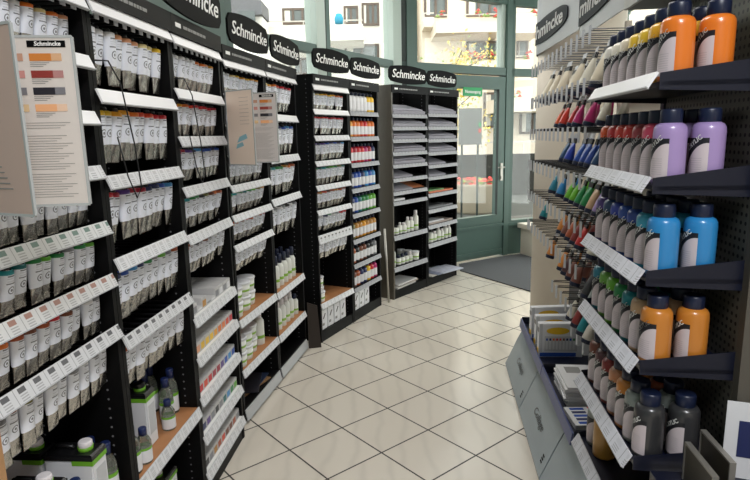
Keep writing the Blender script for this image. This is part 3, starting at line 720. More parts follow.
# ---- rack 0 and rack 1 low shelves: canisters and glass bottles
M['clear'] = mat('bottle_glass', 'c9cfc2', .05, 0, .6)
M['clear'].node_tree.nodes['Principled BSDF'].inputs['Transmission Weight'].default_value = .85
def canister(fr, x, y, z, label, w=.075, d=.15, h=.235, capm='cap_white', rz=0):
    t = thing('canister', label, 'canister', fr, x, y, z, rz, group='white and black canisters')
    MB().box(-w/2, w/2, 0, d, 0, h*.8, M['carton']).obj('body', t, bevel=.005)
    s = MB().box(-w/2, w/2, 0, d, h*.8, h*.86, M['can_black']); s.prism([(0, h*.86), (d, h*.86), (d-.006, h*.88), (.006, h*.88)], -w/2+.003, w/2-.003, 'x', M['can_black'])
    s.tubepath([(0, d*.5, h*.87), (0, d*.53, h*.92), (0, d*.85, h*.92), (0, d*.9, h*.87)], .007, M['can_black']); s.obj('top', t)
    MB().rings([(h*.86, .02, .02), (h*.93, .022, .022)], M['lime'], 16).shift(0, d*.26, 0).obj('cap_collar', t)
    MB().rings([(h*.9, .021, .021), (h*.985, .02, .02), (h, .017, .017)], M[capm], 16).shift(0, d*.26, 0).obj('screw_cap', t)
    g_ = MB(); g_.box(-w/2-.0012, -w/2+.001, .0, d*.42, h*.74, h*.8, M['lime']); g_.box(-w/2, w/2, -.0014, .0, h*.74, h*.8, M['lime']); g_.obj('green_stripe', t)
    MB().box(-w*.3, w*.35, -.0012, 0, h*.2, h*.66, M['tag']).obj('printed_text', t)
    return t
canister(FA, .225, .03, .4655, 'white canister with black top and white cap, nearest on the dark low shelf')
canister(FA, .40, .02, .4655, 'white canister with black top and pale cap beside the two navy capped bottles')
canister(FA, .40, .178, .4655, 'white canister with black top behind the front one on the dark low shelf', d=.14)
def glass_bottle(fr, x, y, z, label, r=.027, h=.15, capm='cap_blue'):
    bd = cached(('gb', r, h), 'glass_body', lambda: MB().rings([(0, r*.95, r*.95), (.004, r, r), (h*.6, r, r), (h*.72, r*.75, r*.75), (h*.8, r*.42, r*.42), (h*.86, r*.42, r*.42)], M['clear'], 18))
    lb = cached(('gl', r, h), 'glass_label', lambda: MB().rings([(h*.06, r*1.02, r*1.02), (h*.4, r*1.02, r*1.02)], M['carton'], 18, (False, False)))
    bn = cached(('gn', r, h), 'glass_band', lambda: MB().rings([(h*.4, r*1.025, r*1.025), (h*.47, r*1.025, r*1.025)], M['lime'], 18, (False, False)))
    cp = cached(('gc', r, h, capm), 'glass_cap', lambda: MB().rings([(h*.8, r*.55, r*.55), (h*.98, r*.55, r*.55), (h, r*.48, r*.48)], M[capm], 14))
    t = thing('glass_bottle', label, 'bottle', fr, x, y, z, group='glass medium bottles with blue caps', data=bd)
    link('label', lb, t); link('green_band', bn, t); link('cap', cp, t); return t
glass_bottle(FA, .475, .045, .4655, 'tall glass bottle with navy cap next to the canisters, nearer one', .028, .185)
glass_bottle(FA, .305, .04, .4655, 'glass bottle with navy cap between the two front canisters', .027, .17)
glass_bottle(FA, .5, .11, .4655, 'tall glass bottle with navy cap next to the canisters, farther one', .026, .185)
canister(FA, WA+.24, .05, .4605, 'white canister with open black top and orange tag beside glass bottles', .07, .145, .245, 'can_black')
tagm = MB().box(-.001, 0, -.02, .02, 0, .014, band_mat('vermilion')).box(-.001, 0, -.025, .025, -.05, -.006, M['tag']).obj('orange_tag')
for o_ in [o for o in C.objects if o.get('label', '').startswith('white canister with open')]: tagm.parent = o_; tagm.location = (-.0355, .1, .165)
for i, (x, y, r, h) in enumerate(((.06, .04, .03, .17), (.125, .03, .026, .13), (.355, .045, .026, .12), (.36, .16, .03, .19), (.42, .08, .028, .18), (.425, .17, .03, .2), (.49, .09, .027, .19), (.495, .18, .028, .2))):
    glass_bottle(FA, WA+x, y, .4605, 'glass bottle with blue cap below the tubes, %s from near end of the canister shelf' % ORD[i], r, h)
canister(FA, WA+.34, .06, .0855, 'low white canister with white cap on the base under the glass bottles', .15, .18, .2)
canister(FA, WA+.125, .06, .0855, 'low white canister at the near corner of the rack base', .15, .16, .16)

TILT = .27
# group D: paper racks 7 and 8
WD = .595
fr7, b7 = bay(FD, 0, WD, DEP, 'black paper rack with bottle shelves below, beside the leaning stick', left_mat=M['board_dark'], height=2.03)  # near end is a black panel; its reflected light is painted umber
fr8, b8 = bay(FD, WD+.003, WD, DEP, 'black paper rack closest to the glass door', height=2.03)
def pad(fr, x, y, z, label, w, d, h, m, tilt=.0, rz=0, name='paper_pad', group=None):
    def fn():
        return MB().box(-w/2, w/2, 0, d, 0, h, m)
    t = thing(name, label, 'paper', fr, x, y, z, rz, group=group, data=cached(('pad', w, d, h, m.name), 'pad', fn)); t.rotation_euler = (Matrix.Rotation(t.rotation_euler.z, 3, 'Z') @ Matrix.Rotation(tilt, 3, 'X')).to_euler()
    return t
P7 = [1.77, 1.655, 1.54, 1.42, 1.305, 1.175, 1.05]
for i, z in enumerate(P7):
    shelf(b7, WD, z, DEP, 'black', 'strip_paper', .032, .008, tilt=TILT)
    w = WD-.07 if i < 5 else .3
    pad(FD, .03+w/2+.005, .004, z+.0015, 'stack of pale drawing paper, %s shelf of the paper rack by the stick' % ORD[i], w, .27, .026 if i < 5 else .015, M['paper_lav'], TILT, group='paper stacks by the stick')
    if i < 5: pad(FD, .03+w/2+.012,   .022, z+.0375, 'loose top sheets on the paper stack, %s shelf by the stick' % ORD[i], w-.04, .22, .006, M['paper_lav2'], TILT, rz=0, group='loose sheets by the stick')
pad(FD, .457, .02, 1.0585, 'orange edged sheet on the lowest paper shelf by the stick', .21, .2, .004, mat('orange_sheet', 'c87a50', .5), TILT)
shelf(b7, WD, .955, DEP, 'black', 'strip_paper', .034, .008)
pad(FD, .13, .02, .9555, 'single grey pad lying on the marked shelf above the small bottles', .2, .22, .02, M['paper'])
shelf(b7, WD, .625, DEP, 'black', 'strip_paper', .042, .01); shelf(b7, WD, .315, DEP, 'black', 'strip_paper', .042, .01)
P8 = [1.785, 1.655, 1.53, 1.4, 1.27, 1.15]
for i, z in enumerate(P8):
    shelf(b8, WD, z, DEP, 'black', 'strip_paper', .032, .008, tilt=TILT)
    w = WD-.07 if i < 4 else .32
    pad(FD, WD+.033+w/2+.005, .004, z+.0015, 'stack of pale drawing paper, %s shelf of the paper rack by the door' % ORD[i], w, .27, .026 if i < 4 else .015, M['paper_lav'], TILT, group='paper stacks by the door')
    if i < 4: pad(FD, WD+.033+w/2+.012,   .022, z+.0375, 'loose top sheets on the paper stack, %s shelf by the door' % ORD[i], w-.04, .22, .006, M['paper_lav2'], TILT, rz=0, group='loose sheets by the door')
for i, (z, c, cn) in enumerate(((.975, 'd0704a', 'red and orange'), (.81, '7c7c80', 'grey'), (.645, 'a89890', 'beige'))):
    shelf(b8, WD, z, DEP, 'black', 'strip_paper', .036, .012)
    pad(FD, WD+.3, .02, z+.0005, '%s pad on the %s open shelf of the rack by the door' % (cn, ORD[i]), .48, .2, .018, mat('padcol_'+c, c, .5, noise=.3, nscale=20))
    pad(FD, WD+.22, .03, z+.019, 'small %s pad lying on the %s open shelf by the door' % (('green', 'black', 'white')[i], ORD[i]), .3, .15, .014, mat('padtop_%d' % i, ('5a8a50', '3c3c40', 'd8d8dc')[i], .5))
shelf(b8, WD, .45, DEP, 'black', 'strip_paper', .042, .012)
for i, (x, h, r, cp) in enumerate(((.06, .1, .022, 'cap_black'), (.12, .09, .024, 'cap_black'), (.18, .11, .022, 'cap_white'), (.245, .1, .03, 'cap_white'), (.31, .15, .024, 'cap_white'), (.375, .14, .026, 'cap_white'), (.45, .2, .03, 'cap_white'))):
    slim(FD, x, .05, .6255, 'small white bottle, %s from near end, upper bottle shelf by the stick' % ORD[i], r, h, cp, 'small bottles by the stick')
slim(FD, .06, .05, .3155, 'tall white bottle with navy cap at the near end, lower bottle shelf', .026, .2, 'cap_navy', None)
for i in range(4):
    slim(FD, .16+.066*i, .06, .3155, 'short white bottle with dark cap, %s along the lower bottle shelf' % ORD[i], .029, .1, 'cap_navy' if i < 3 else 'cap_white', 'short bottles on the lower bottle shelf', cap_h=.3)
for i in range(3): tub(FD, .44+.0, .05+.09*i, .3155, 'white tub at the far end of the lower bottle shelf, %s from the front' % ORD[i], .04, .09)
for i in range(7):
    slim(FD, WD+.06+.074*i, .05, .4505, 'white bottle by the door, %s from near end, above the newspapers' % ORD[i], .03 if i % 2 else .026, (.1, .14, .11, .15, .12, .16, .15)[i], 'cap_black' if i < 2 else 'cap_white', 'bottles above the newspapers')
for i, (x, y, rz, c) in enumerate(((.25, .02, .06, 'c8c4c0'), (.3, .05, -.1, 'a89a90'), (.28, .03, .05, 'd8d6d6'))):
    pad(FD, x, y, .0855+.0135*i, 'flat catalogue in the pile on the base by the stick, %s from the bottom' % ORD[i], .34, .22, .013, mat('catalogue_'+c, c, .45, noise=.2, nscale=14), rz=rz, name='catalogue')
for i, (x, y, rz, c) in enumerate(((.25, -.0, .05, 'd0ccc8'), (.32, -.05, -.08, '8f98b0'), (.36, -.1, -.16, 'b9bccb'))):
    pad(FD, WD+x, y, .0855+.011*i, 'folded newspaper hanging over the base by the door, %s from the bottom' % ORD[i], .34, .25, .0105, mat('newspaper_'+c, c, .6, noise=.4, nscale=26), rz=rz, name='newspaper')

# oval brand signs over the racks
sign(FA, 1.30, .64, 2.055, 'dark oval sign with white brand lettering above the paint box rack', .19)
sign(FA, .62, .64, 2.055, 'dark oval sign with white brand lettering above the canister rack', .19)
sign(FB, WB*.5+.03, .55, 2.045, 'dark oval sign with white brand lettering above the white tub rack', .175)
sign(FB, WB*1.5+.045, .55, 2.045, 'dark oval sign with white brand lettering above the slim bottle rack', .165)
sign(FC, WC*.5-.02, .535, 2.045, 'black oval sign with white brand lettering above the carton rack', .165)
sign(FC, WC*1.5+.0, .535, 2.045, 'black oval sign with white brand lettering above the coloured bottles', .16)
sign(FD, WD*.5-.06, .61, 2.04, 'black oval sign with white brand lettering above the first paper rack', .165)
sign(FD, WD*1.5-.06, .56, 2.04, 'black oval sign with white brand lettering above the paper rack by the door', .165)
# boards leaning between rack groups
t = thing('leaning_board', 'brown board leaning against the rack end below the hanging tubes', 'board', Frame((-.50, 4.07), (.9, .2)), 0, 0)
MB().prism([(-.02, 0), (.075, 0), (.055, .33), (-.02, .36)], -.012, 0, 'y', M['board']).obj('panel', t); 
t = thing('leaning_stick', 'thin pale stick leaning between the coloured bottles and the paper rack', 'stick', Frame((.12, 5.18), (.624, .781)), 0, 0)
MB().tubepath([(.0, 0, .01), (-.02, .02, .72)], .011, M['silver_edge']).obj('stick_rod', t)

# ---- hanging chart pockets on the posts
M['pocket_edge'] = mat('clear_pocket_edge', 'b4b8b8', .25)
def thin(m, f=.4):
    nt = m.node_tree; b = nt.nodes['Principled BSDF']; out = nt.nodes['Material Output']
    t = nt.nodes.new('ShaderNodeBsdfTranslucent'); t.inputs['Color'].default_value = b.inputs['Base Color'].default_value
    x = nt.nodes.new('ShaderNodeMixShader'); x.inputs[0].default_value = f
    nt.links.new(b.outputs[0], x.inputs[1]); nt.links.new(t.outputs[0], x.inputs[2]); nt.links.new(x.outputs[0], out.inputs['Surface']); return m
def chart_mat(): return thin(mat('chart_paper', 'f0ebe6', .4))
def swatch_sheet(w, h):
    cols = [['dca070', 'a85a30', 'cf8038'], ['8c5c60', 'b0483c', '8e3630'], ['66666a', '2a2a34', '20222c'], ['b8b4b4', 'e8b060', 'ecb080']]
    mb = MB(); 
    for r_ in range(4):
        for c_ in range(3):
            x = .02+c_*(w-.03)/3; z = h*.905-r_*h*.098; ww = (w-.03)/3-.012
            mb.box(x, x+ww*.68, -.0012, -.0002, z-.014, z, mat('swatch_'+cols[r_][c_], cols[r_][c_], .5)); 
            a = [int(cols[r_][c_][k:k+2], 16) for k in (0, 2, 4)]; pal = ''.join('%02x' % int(v*.55+225*.45) for v in a)
            mb.box(x+ww*.68, x+ww, -.0012, -.0002, z-.014, z, mat('swatch_'+pal, pal, .5))
            for q in range(3): mb.box(x, x+ww*(.6-.1*q), -.0008, -.0002, z-.018-q*.0035, z-.017-q*.0035, M['greytext'])
    for q in range(30):
        if q in (3, 4, 19): continue
        mb.box(.02, w*(.46-.05*(q % 3)), -.0008, -.0002, h*.5-q*h*.0155, h*.5025-q*h*.0155, M['greytext']); mb.box(w*.52, w*(.92-.04*(q % 4)), -.0008, -.0002, h*.5-q*h*.0155, h*.5025-q*h*.0155, M['greytext'])
    return mb
def pocket(name, label, o, u, w, h, z, m, kind):
    f = Frame(o, u); t = thing(name, label, 'chart', f, 0, 0, z)
    MB().box(.002, w-.002, 0, .002, .002, h-.002, m).obj('sheet', t)
    e = MB(); e.box(0, w, -.001, .004, -.003, .002, M['pocket_edge']); e.box(0, w, -.001, .004, h-.002, h+.003, M['pocket_edge']); e.box(w-.002, w+.003, -.001, .004, 0, h, M['pocket_edge']); e.box(-.003, .002, -.001, .004, 0, h, M['pocket_edge']); e.obj('pocket_rim', t)
    if kind == 'chart':
        swatch_sheet(w, h).obj('colour_swatches', t)
        lg = MB().box(w*.66, w*.95, -.0014, -.0004, h*.94, h*.978, M['sign']).obj('logo', t)
        tm = text_mesh('Schmincke', .0115, .12, .0003)
        link('lettering', remap(tm, lambda c: Vector((w*.815+c.x, -.0018-c.z*.3, h*.959+c.y)), M['white']), lg)
    elif kind == 'plain':
        pr = MB()
        for q in range(5): pr.box(w*.25, w*.8-q*.006, -.0008, -.0002, h*.14+q*h*.03, h*.146+q*h*.03, M['greytext'])
        for q in range(6): pr.box(w*.2, w*.75, -.0008, -.0002, h*.5+q*h*.07, h*.504+q*h*.07, M['greytext'])
        pr.obj('printed_lines', t)
    else:
        pr = MB(); tq = mat('aqua_brush_mark', '8fc0cc', .6); bm_ = MB()
        bm_.prism([(w*.35, h*.3), (w*.75, h*.36), (w*.7, h*.42), (w*.45, h*.38)], -.0012, -.0002, 'y', tq); bm_.prism([(w*.3, h*.22), (w*.6, h*.26), (w*.55, h*.31), (w*.35, h*.28)], -.0012, -.0002, 'y', tq); bm_.obj('brush_marks', t)
        for q in range(8): pr.box(w*.5, w*.85, -.0008, -.0002, h*.55+q*h*.05, h*.553+q*h*.05, M['greytext'])
        pr.obj('printed_lines', t)
    MB().tubepath([(-.004, .0, -.004), (-.004, 0, h+.006)], .004, M['steel']).obj('hinge_wire', t)
    return t
M['kraft'] = thin(mat('pinkish_back_sheet', 'd2bdb2', .45), .25)
M['peach'] = thin(mat('peach_sheet', 'fbeee2', .45))
pocket('hanging_colour_chart', 'large paint colour chart with swatch rows hanging in front of the first rack', (-.832, 1.135), (.245, .03), .245, .33, 1.452, chart_mat(), 'chart')
pocket('hanging_chart_sheet', 'large pinkish brown sheet pocket in front of the big colour chart', (-.84, 1.12), (.215, -.095), .24, .335, 1.448, M['kraft'], 'plain')
pocket('hanging_colour_chart', 'small colour chart hanging in front of the white tub rack', (-.70, 2.80), (.245, -.05), .25, .325, 1.462, thin(mat('chart_paper_grey', 'e2dedd', .4)), 'chart')
pocket('hanging_chart_sheet', 'peach sheet pocket with aqua brush marks beside the small colour chart', (-.69, 2.74), (.15, -.12), .19, .34, 1.455, M['peach'], 'aqua')
# wire loops on the rack posts
for i, (x, lb) in enumerate(((WA, 'thin black wire loop hanging between the chart rack and the canister rack'), (2*WA, 'thin black wire loop hanging before the paint box rack'))):
    t = thing('wire_loop', lb, 'wire', FA, x+.01, -.035, 1.45)
    MB().tubepath([(0, .03, .36), (0.02, .0, .36), (.06, -.01, .3), (.1, -.015, .12), (.11, -.02, -.02), (.085, -.015, -.05), (.06, -.005, .02), (.03, .0, .14)], .0025, M['hook']).obj('wire', t)

# ---------------------------------------------------------------- right side: paint bottle shelves (FR: x 0 far end .. .604 near end)
LR = .585
DR = .235
f = FR
bs = thing('bottle_display', 'navy sheet metal display with six sloping shelves of big paint bottles', 'shelf rack', f, 0, 0, 0)
MB().box(0, LR-.001, DR, DR+.012, .02, 2.04, M['pegboard']).obj('perforated_back', bs)
MB().box(LR+.0, LR+.03, DR+.0, DR+.04, 0, 2.6, mat('grey_upright', '55514a', .45)).obj('upright', bs)
MB().box(-.035, -.005, DR-.005, DR+.03, 0, 2.04, M['navy_metal']).obj('upright', bs)
MB().box(0, LR, .09, DR+.1, 1.972, 1.992, mat('canopy_underside', '5a5a56', .5)).box(0, LR, .08, .09, 1.972, 2.3, mat('canopy_edge', 'a8a8a4', .4)).obj('canopy', bs)
SZ = [1.695, 1.44, 1.2, .955, .675, .425]
for i, z in enumerate(SZ):
    mb = MB().box(0, LR, .004, DR, z-.012, z, M['navy_metal'])
    sh_ = mb.obj('shelf_tray', bs)
    for k, xx in enumerate((0, LR-.0025)):
        MB().prism([(.0, z-.02), (DR, z-.03), (DR, z+.05), (.0, z+.02)], xx, xx+.0025, 'x', M['navy_metal']).obj('side_bracket', sh_)
    s = strip_board(LR-.004, .042, M['strip_top'] if i == 0 else M['strip_bottle'], .026); s.obj('label_strip', bs, loc=(.018, -.015, z+.004))
def jar_label_mat():
    m = mat('jar_label', 'cbbdc0', .45); n = NB(m); x, y, z = n.xyz()
    # dark arch over a pale field
    ang = n.m('ARCTAN2', x, n.m('MULTIPLY', y, -1.0))
    zz = n.m('SUBTRACT', z, .075)
    arch = n.m('SUBTRACT', .014, n.m('MULTIPLY', n.m('POWER', n.m('ABSOLUTE', n.m('SUBTRACT', ang, 1.05)), 2.0), .026))
    top = n.m('GREATER_THAN', zz, arch)
    ln = n.m('MULTIPLY', n.m('MULTIPLY', n.inside(z, .02, .06), n.inside(ang, .0, .8)), n.m('GREATER_THAN', n.m('FRACT', n.m('MULTIPLY', z, 210)), .7))
    bx = n.m('MULTIPLY', n.inside(z, .05, .056), n.inside(ang, -.6, -.3))
    c = n.mix(n.m('MULTIPLY', ln, .3), lin('d2c6ca'), lin('77707a'))
    c = n.mix(n.m('MAXIMUM', bx, 0.0), c, lin('3a3a44'))
    n.color(n.mix(top, c, lin('1d1d24')))
    return m
JL = jar_label_mat()
JR = .040
JCOL = {'orange': 'e57a26', 'light orange': 'e8a02c', 'amber': 'e0a62e', 'yellow': 'e2bb3a', 'cream': 'd9cdb6', 'ivory': 'dcd6c6', 'white': 'd6d2c8', 'lilac': 'a48cc0', 'pink': 'c0405c', 'dark red': '96303a', 'red': 'c22e30', 'bright red': 'd23a2c', 'scarlet': 'c8302e', 'orange red': 'd85a2c',
        'sky blue': '2f86c4', 'light blue': '3fa6c4', 'blue': '2650a8', 'deep blue': '2c4a9c', 'royal blue': '2c44b0', 'slate blue': '2c4c74', 'violet': '5a4890', 'ochre': 'c87e30', 'sand': 'cba884', 'teal': '14808a', 'green': '1f8a4a', 'lime': '6cba2e', 'light green': '78b44e', 'petrol blue': '2a86a0',
        'charcoal': '353537', 'grey': '8c9490', 'apricot': 'd88a3c', 'peach': 'cc8c64', 'brick red': '8c3430', 'plum brown': '5c3c40', 'brown': '7e4a3c', 'rust': 'b05a38', 'gold': 'b8873c'}
def jar(c):
    r = JR
    b = cached(('jar', c), 'jar_body', lambda: MB().rings([(0, r*.9, r*.9), (.004, r*.98, r*.98), (.009, r, r), (.112, r, r), (.122, r*.97, r*.97), (.129, r*.86, r*.86), (.133, r*.66, r*.66), (.134, r*.58, r*.58)], mat('jar_'+c.replace(' ', '_'), JCOL[c], .28, coat=.25), 28))
    def lb():
        mb = MB(); v = []; n_ = 16; r2 = r*1.012
        for k in range(n_+1):
            a = -1.35+2.5*k/n_
            for z in (.012, .1): v.append((r2*math.sin(a), -r2*math.cos(a), z))
        return mb.add(v, [(2*k, 2*k+2, 2*k+3, 2*k+1) for k in range(n_)], JL, True)
    l = cached(('jarlabel',), 'jar_label', lb)
    def cp():
        mb = MB().rings([(.132, r*.62, r*.62), (.134, r*.66, r*.66), (.158, r*.66, r*.66), (.163, r*.6, r*.6)], M['cap_navy'], 24)
        for k in range(24):
            a = 2*PI*k/24; mb.box(-.0012, .0012, r*.655, r*.685, .136, .157, M['cap_navy']) if k == 0 else None
        return mb
    return b, l, cached(('jarcap',), 'jar_cap', cp)
tx = text_mesh('ACRYLIC', .0145, .0, .0004, .0002)
def bend(c):
    t_ = .62; x = c.x*math.cos(t_)-c.y*math.sin(t_); z = c.x*math.sin(t_)+c.y*math.cos(t_)
    a = .12+x/JR*1.0; rr_ = JR*1.03; return Vector((rr_*math.sin(a), -rr_*math.cos(a), .0865+z))
TXJ = remap(tx, bend, M['white'])
JROWS = [(['orange', 'amber', 'yellow', 'yellow', 'cream', 'ivory', 'white'], ['orange', 'amber', 'yellow', 'cream', 'ivory']),
         (['lilac', 'pink', 'dark red', 'scarlet', 'bright red', 'red', 'orange red'], ['lilac', 'lilac', 'pink', 'dark red', 'red']),
         (['sky blue', 'light blue', 'deep blue', 'blue', 'royal blue', 'slate blue', 'violet'], ['sky blue', 'light blue', 'blue', 'deep blue', 'royal blue']),
         (['ochre', 'sand', 'teal', 'green', 'lime', 'light green', 'petrol blue'], ['ochre', 'sand', 'teal', 'green', 'lime']),
         (['charcoal', 'grey', 'apricot', 'peach', 'brick red', 'plum brown', 'brown'], ['charcoal', 'grey', 'rust', 'apricot', 'peach'])]
RJ = random.Random(9)
for si, (fa, fb_) in enumerate(JROWS):
    for row, cols in enumerate((fa, fb_)):
        for i, c in enumerate(cols):
            b, l, cp = jar(c)
            x = LR-.05-.0805*i
            t = thing('paint_jar', '%s paint bottle with black cap, %s from near end, %s row, %s navy shelf' % (c, ORD[i], ('front', 'rear')[row], ORD[si]), 'bottle', FR, x, .052+.092*row, SZ[si]+.0006, RJ.uniform(-.12, .12), group='big bottles on the %s navy shelf' % ORD[si], data=b); t.scale = (1, 1, 1.16)
            lo = link('label', l, t); link('cap', cp, t)
            if row == 0 or i < 2: link('lettering', TXJ, lo)
for i, (x, y, c) in enumerate(((.13, .06, 'gold'), (.045, .06, 'grey'), (.13, .155, 'gold'))):
    b, l, cp = jar(c); t = thing('paint_jar', ('gold ochre bottle standing on the lowest navy shelf at the front', 'pale grey bottle beside the gold one on the lowest navy shelf', 'gold bottle in the rear row of the lowest navy shelf')[i], 'bottle', FR, x, y, SZ[5]+.0006, data=b); t.scale = (1, 1, 1.1)
    if i: link('label', l, t)
    link('cap', cp, t)

# ---- hook rack beyond the bottle shelves
FH = Frame(FR.w(-1.36, 0), FR.u)   # x 0 far .. 1.30 near
hr = thing('hook_rack', 'steel wire hook rack with rows of hanging acrylic tubes before the column', 'hook rack', FH, 0, 0, 0)
HZ = [1.915, 1.74, 1.575, 1.4, 1.225, 1.05]
def prong():
    mb = MB(); mb.tubepath([(0, .29, 0), (0, .0, .012)], .0022, M['steel']); mb.tubepath([(0, .29, .013), (0, .004, .018)], .0018, M['steel'])
    mb.prism([(-.004, -.006), (-.003, -.008), (.004, -.002), (.003, 0)], -.034, .03, 'z', M['tag'])
    return mb
def dprong():
    mb = MB(); mb.tubepath([(0, .29, 0), (0, .0, .012)], .0026, M['hook']); mb.tubepath([(0, .29, .013), (0, .004, .018)], .002, M['hook']); mb.prism([(-.004, -.006), (-.003, -.008), (.004, -.002), (.003, 0)], -.04, .02, 'z', M['tag'])
    return mb
for r_, z in enumerate(HZ+[.875]):
    bar = MB().box(0, 1.295, .286, .3, z-.008, z+.008, M['steel'] if r_ < 2 else M['hook']).box(0.0, 1.295, .286, .3, z+.018, z+.026, M['steel'] if r_ < 2 else M['hook']).obj('cross_bar', hr)
    for k in range(14 if r_ < 6 else 5):
        if r_ == 6: k += 8
        link('hook', cached(('pr', r_ > 1), 'hook', dprong if r_ > 1 else prong), hr, (.02+.096*k-(.048 if r_ % 2 and k else 0), 0, z))
for xx in (0, .64, 1.27):
    MB().box(xx, xx+.025, .3, .325, 0, 2.06, M['column']).obj('upright', hr)
MB().box(.5, 1.295, .326, .336, .85, 1.74, M['column']).obj('back_panel', hr)  # added panel, blocks the bright window behind the near tubes
# acrylic tubes, cap down
def atube(c, L=.15, r=.03):
    b = cached(('at', c, L), 'acrylic_body', lambda: MB().rings([(0, r*1.15, .0012), (-.012, r*1.15, .0015), (-.03, r*1.12, r*.25), (-L*.5, r*1.05, r*.7), (-L*.8, r, r*.95), (-L*.86, r*.97, r*.97)], mat('acryl_'+c.replace(' ', '_'), JCOL.get(c) or BAND[c], .3, coat=.3), 16))
    w_ = cached(('aw', L), 'hang_tab', lambda: MB().box(-r*.95, r*.95, -.0012, .0012, -.004, .021, M['tag']).box(-r*1.13, r*1.13, -r*.18, r*.18, -.026, -.004, M['cap_black']))
    k = cached(('ak', L), 'acrylic_cap', lambda: MB().rings([(-L*.85, r*.96, r*.96), (-L*.87, r*1.0, r*1.0), (-L*.985, r*.98, r*.98), (-L, r*.92, r*.92)], M['cap_navy'], 16))
    return b, w_, k
HROW = [[(.11, 'cream'), (.33, 'cream'), (.53, 'cream'), (.80, 'cream'), (1.0, 'ivory'), (1.2, 'cream')],
        [(.50, 'orange red'), (.63, 'bright red'), (.78, 'red'), (.93, 'magenta'), (1.08, 'magenta'), (1.25, 'ivory')],
        [(.6, 'slate blue'), (.73, 'royal blue'), (.86, 'blue'), (.98, 'deep blue'), (1.09, 'deep blue'), (1.2, 'slate blue')],
        [(.44, 'petrol blue'), (.58, 'sky blue'), (.75, 'lime'), (.86, 'lime'), (.98, 'green'), (1.08, 'green'), (1.19, 'sand'), (1.27, 'lilac')],
        [(.15, 'teal'), (.6, 'ochre'), (.70, 'brown'), (.81, 'rust'), (.91, 'brick red'), (1.02, 'scarlet'), (1.2, 'ivory')],
        [(.40, 'ochre'), (.66, 'apricot'), (.78, 'plum brown'), (.9, 'brown'), (1.02, 'brown'), (1.13, 'charcoal'), (1.24, 'grey')],
        [(.84, 'ivory'), (.94, 'brick red'), (1.06, 'teal'), (1.2, 'white')]]
for r_, row in enumerate(HROW):
    z = (HZ+[.875])[r_]
    for i, (x, c) in enumerate(row):
        x = .02+.096*round((x-.02)/.096)-(.048 if r_ % 2 else 0)
        for q in range(2 if (i >= 1 and r_ < 6) else 1):
            b, w_, k = atube(c, .165, .033) if r_ == 0 else atube(c, .122, .0235)
            t = thing('hanging_acrylic_tube', '%s acrylic tube, %s from far end, %s hook row, %s on hook' % (c, ORD[i], ORD[r_], ('front', 'second')[q]), 'paint tube', FH, x+.008*q, .095+(.075 if r_ == 0 else .062)*q, z-.026, RJ.uniform(-.12, .12), group='acrylic tubes on the wire hooks', data=b)
            t.rotation_euler = (Matrix.Rotation(t.rotation_euler.z, 3, 'Z') @ Matrix.Rotation(-.27, 3, 'X')).to_euler()
            link('hang_tab', w_, t); link('cap', k, t)

# ---- grey brand boards above the hooks
M['brushed'] = mat('brushed_silver', '9b9ca1', .35, .6); M['oval_grey'] = mat('oval_slate', '2b2f33', .6, spec=.1)
def path_board(name, label, pts, z0, h, body, oc, oval_w, size, tx, align):
    """board following a plan polyline (near end first); lettering mapped along it"""
    P = [Vector((a, b, 0)) for a, b in pts]; D = [0]
    for i in range(1, len(P)): D.append(D[-1]+(P[i]-P[i-1]).length)
    def at(t, off):
        t = D[-1]-t      # t grows from the far end towards the near end
        t = max(0, min(D[-1], t))
        i = max(k for k in range(len(P)-1) if D[k] <= t+1e-9); e = (P[i+1]-P[i]).normalized(); n = Vector((e.y*-1, e.x, 0))
        return P[i]+e*(t-D[i])+n*off
    W = D[-1]; oval_c = W-oc; tx0 = W-tx; o0 = P[0].copy(); o0.z = z0
    t_ = bpy.data.objects.new(name, None); C.objects.link(t_); t_.location = o0; tag(t_, label, 'sign')
    def strip(z_lo, z_hi, off, m, ta=0, tb=W, N=40):
        mb = MB(); v = []
        for k in range(N+1):
            t = ta+(tb-ta)*k/N
            for zz, of in ((z_lo(t), off), (z_hi(t), off), (z_hi(t), off-.006), (z_lo(t), off-.006)):
                q = at(t, of); v.append((q.x-o0.x, q.y-o0.y, zz))
        f = []
        for k in range(N):
            for j in range(4): f.append((4*k+j, 4*k+(j+1) % 4, 4*k+4+(j+1) % 4, 4*k+4+j))
        f += [(0, 1, 2, 3), (4*N+3, 4*N+2, 4*N+1, 4*N)]
        return mb.add(v, f, m)
    strip(lambda t: 0, lambda t: h, .0, M['brushed']).obj('plate', t_)
    def hh(t): 
        u = max(-1, min(1, (t-oval_c)/(oval_w/2))); return .075*(1-.36*u*u-.3*abs(u)**12)
    ov = strip(lambda t: .135-hh(t), lambda t: .135+hh(t), .0075, M['oval_grey'], max(0, oval_c-oval_w/2), min(W, oval_c+oval_w/2)).obj('oval', t_)
    tm = text_mesh(body, size, .12, .003, .0005, .98, align)
    def fn(c):
        q = at(tx0+c.x*1.75, .0085+abs(c.z)); return Vector((q.x-o0.x, q.y-o0.y, c.y+.135))
    link('lettering', remap(tm, fn, M['white']), ov)
    return t_
def PR(s, d): q = FR.w(LR-s, d); return (q.x, q.y)
cc = Vector((1.447, 4.06)); rad = .298
s_pt = Vector(PR(2.33, .185))
arc = []
a0_ = math.atan2(s_pt.y-cc.y, s_pt.x-cc.x)
a0_ = -3.0
for k in range(13):
    a = a0_-1.1*k/12; arc.append((cc.x+rad*math.cos(a), cc.y+rad*math.sin(a)))
path_board('brand_board', 'grey brand board curving around the column above the hooks', [PR(1.74, .2)]+arc, 2.105, .36, 'Schmincke', .74, 1.04, .115, .31, 'RIGHT')
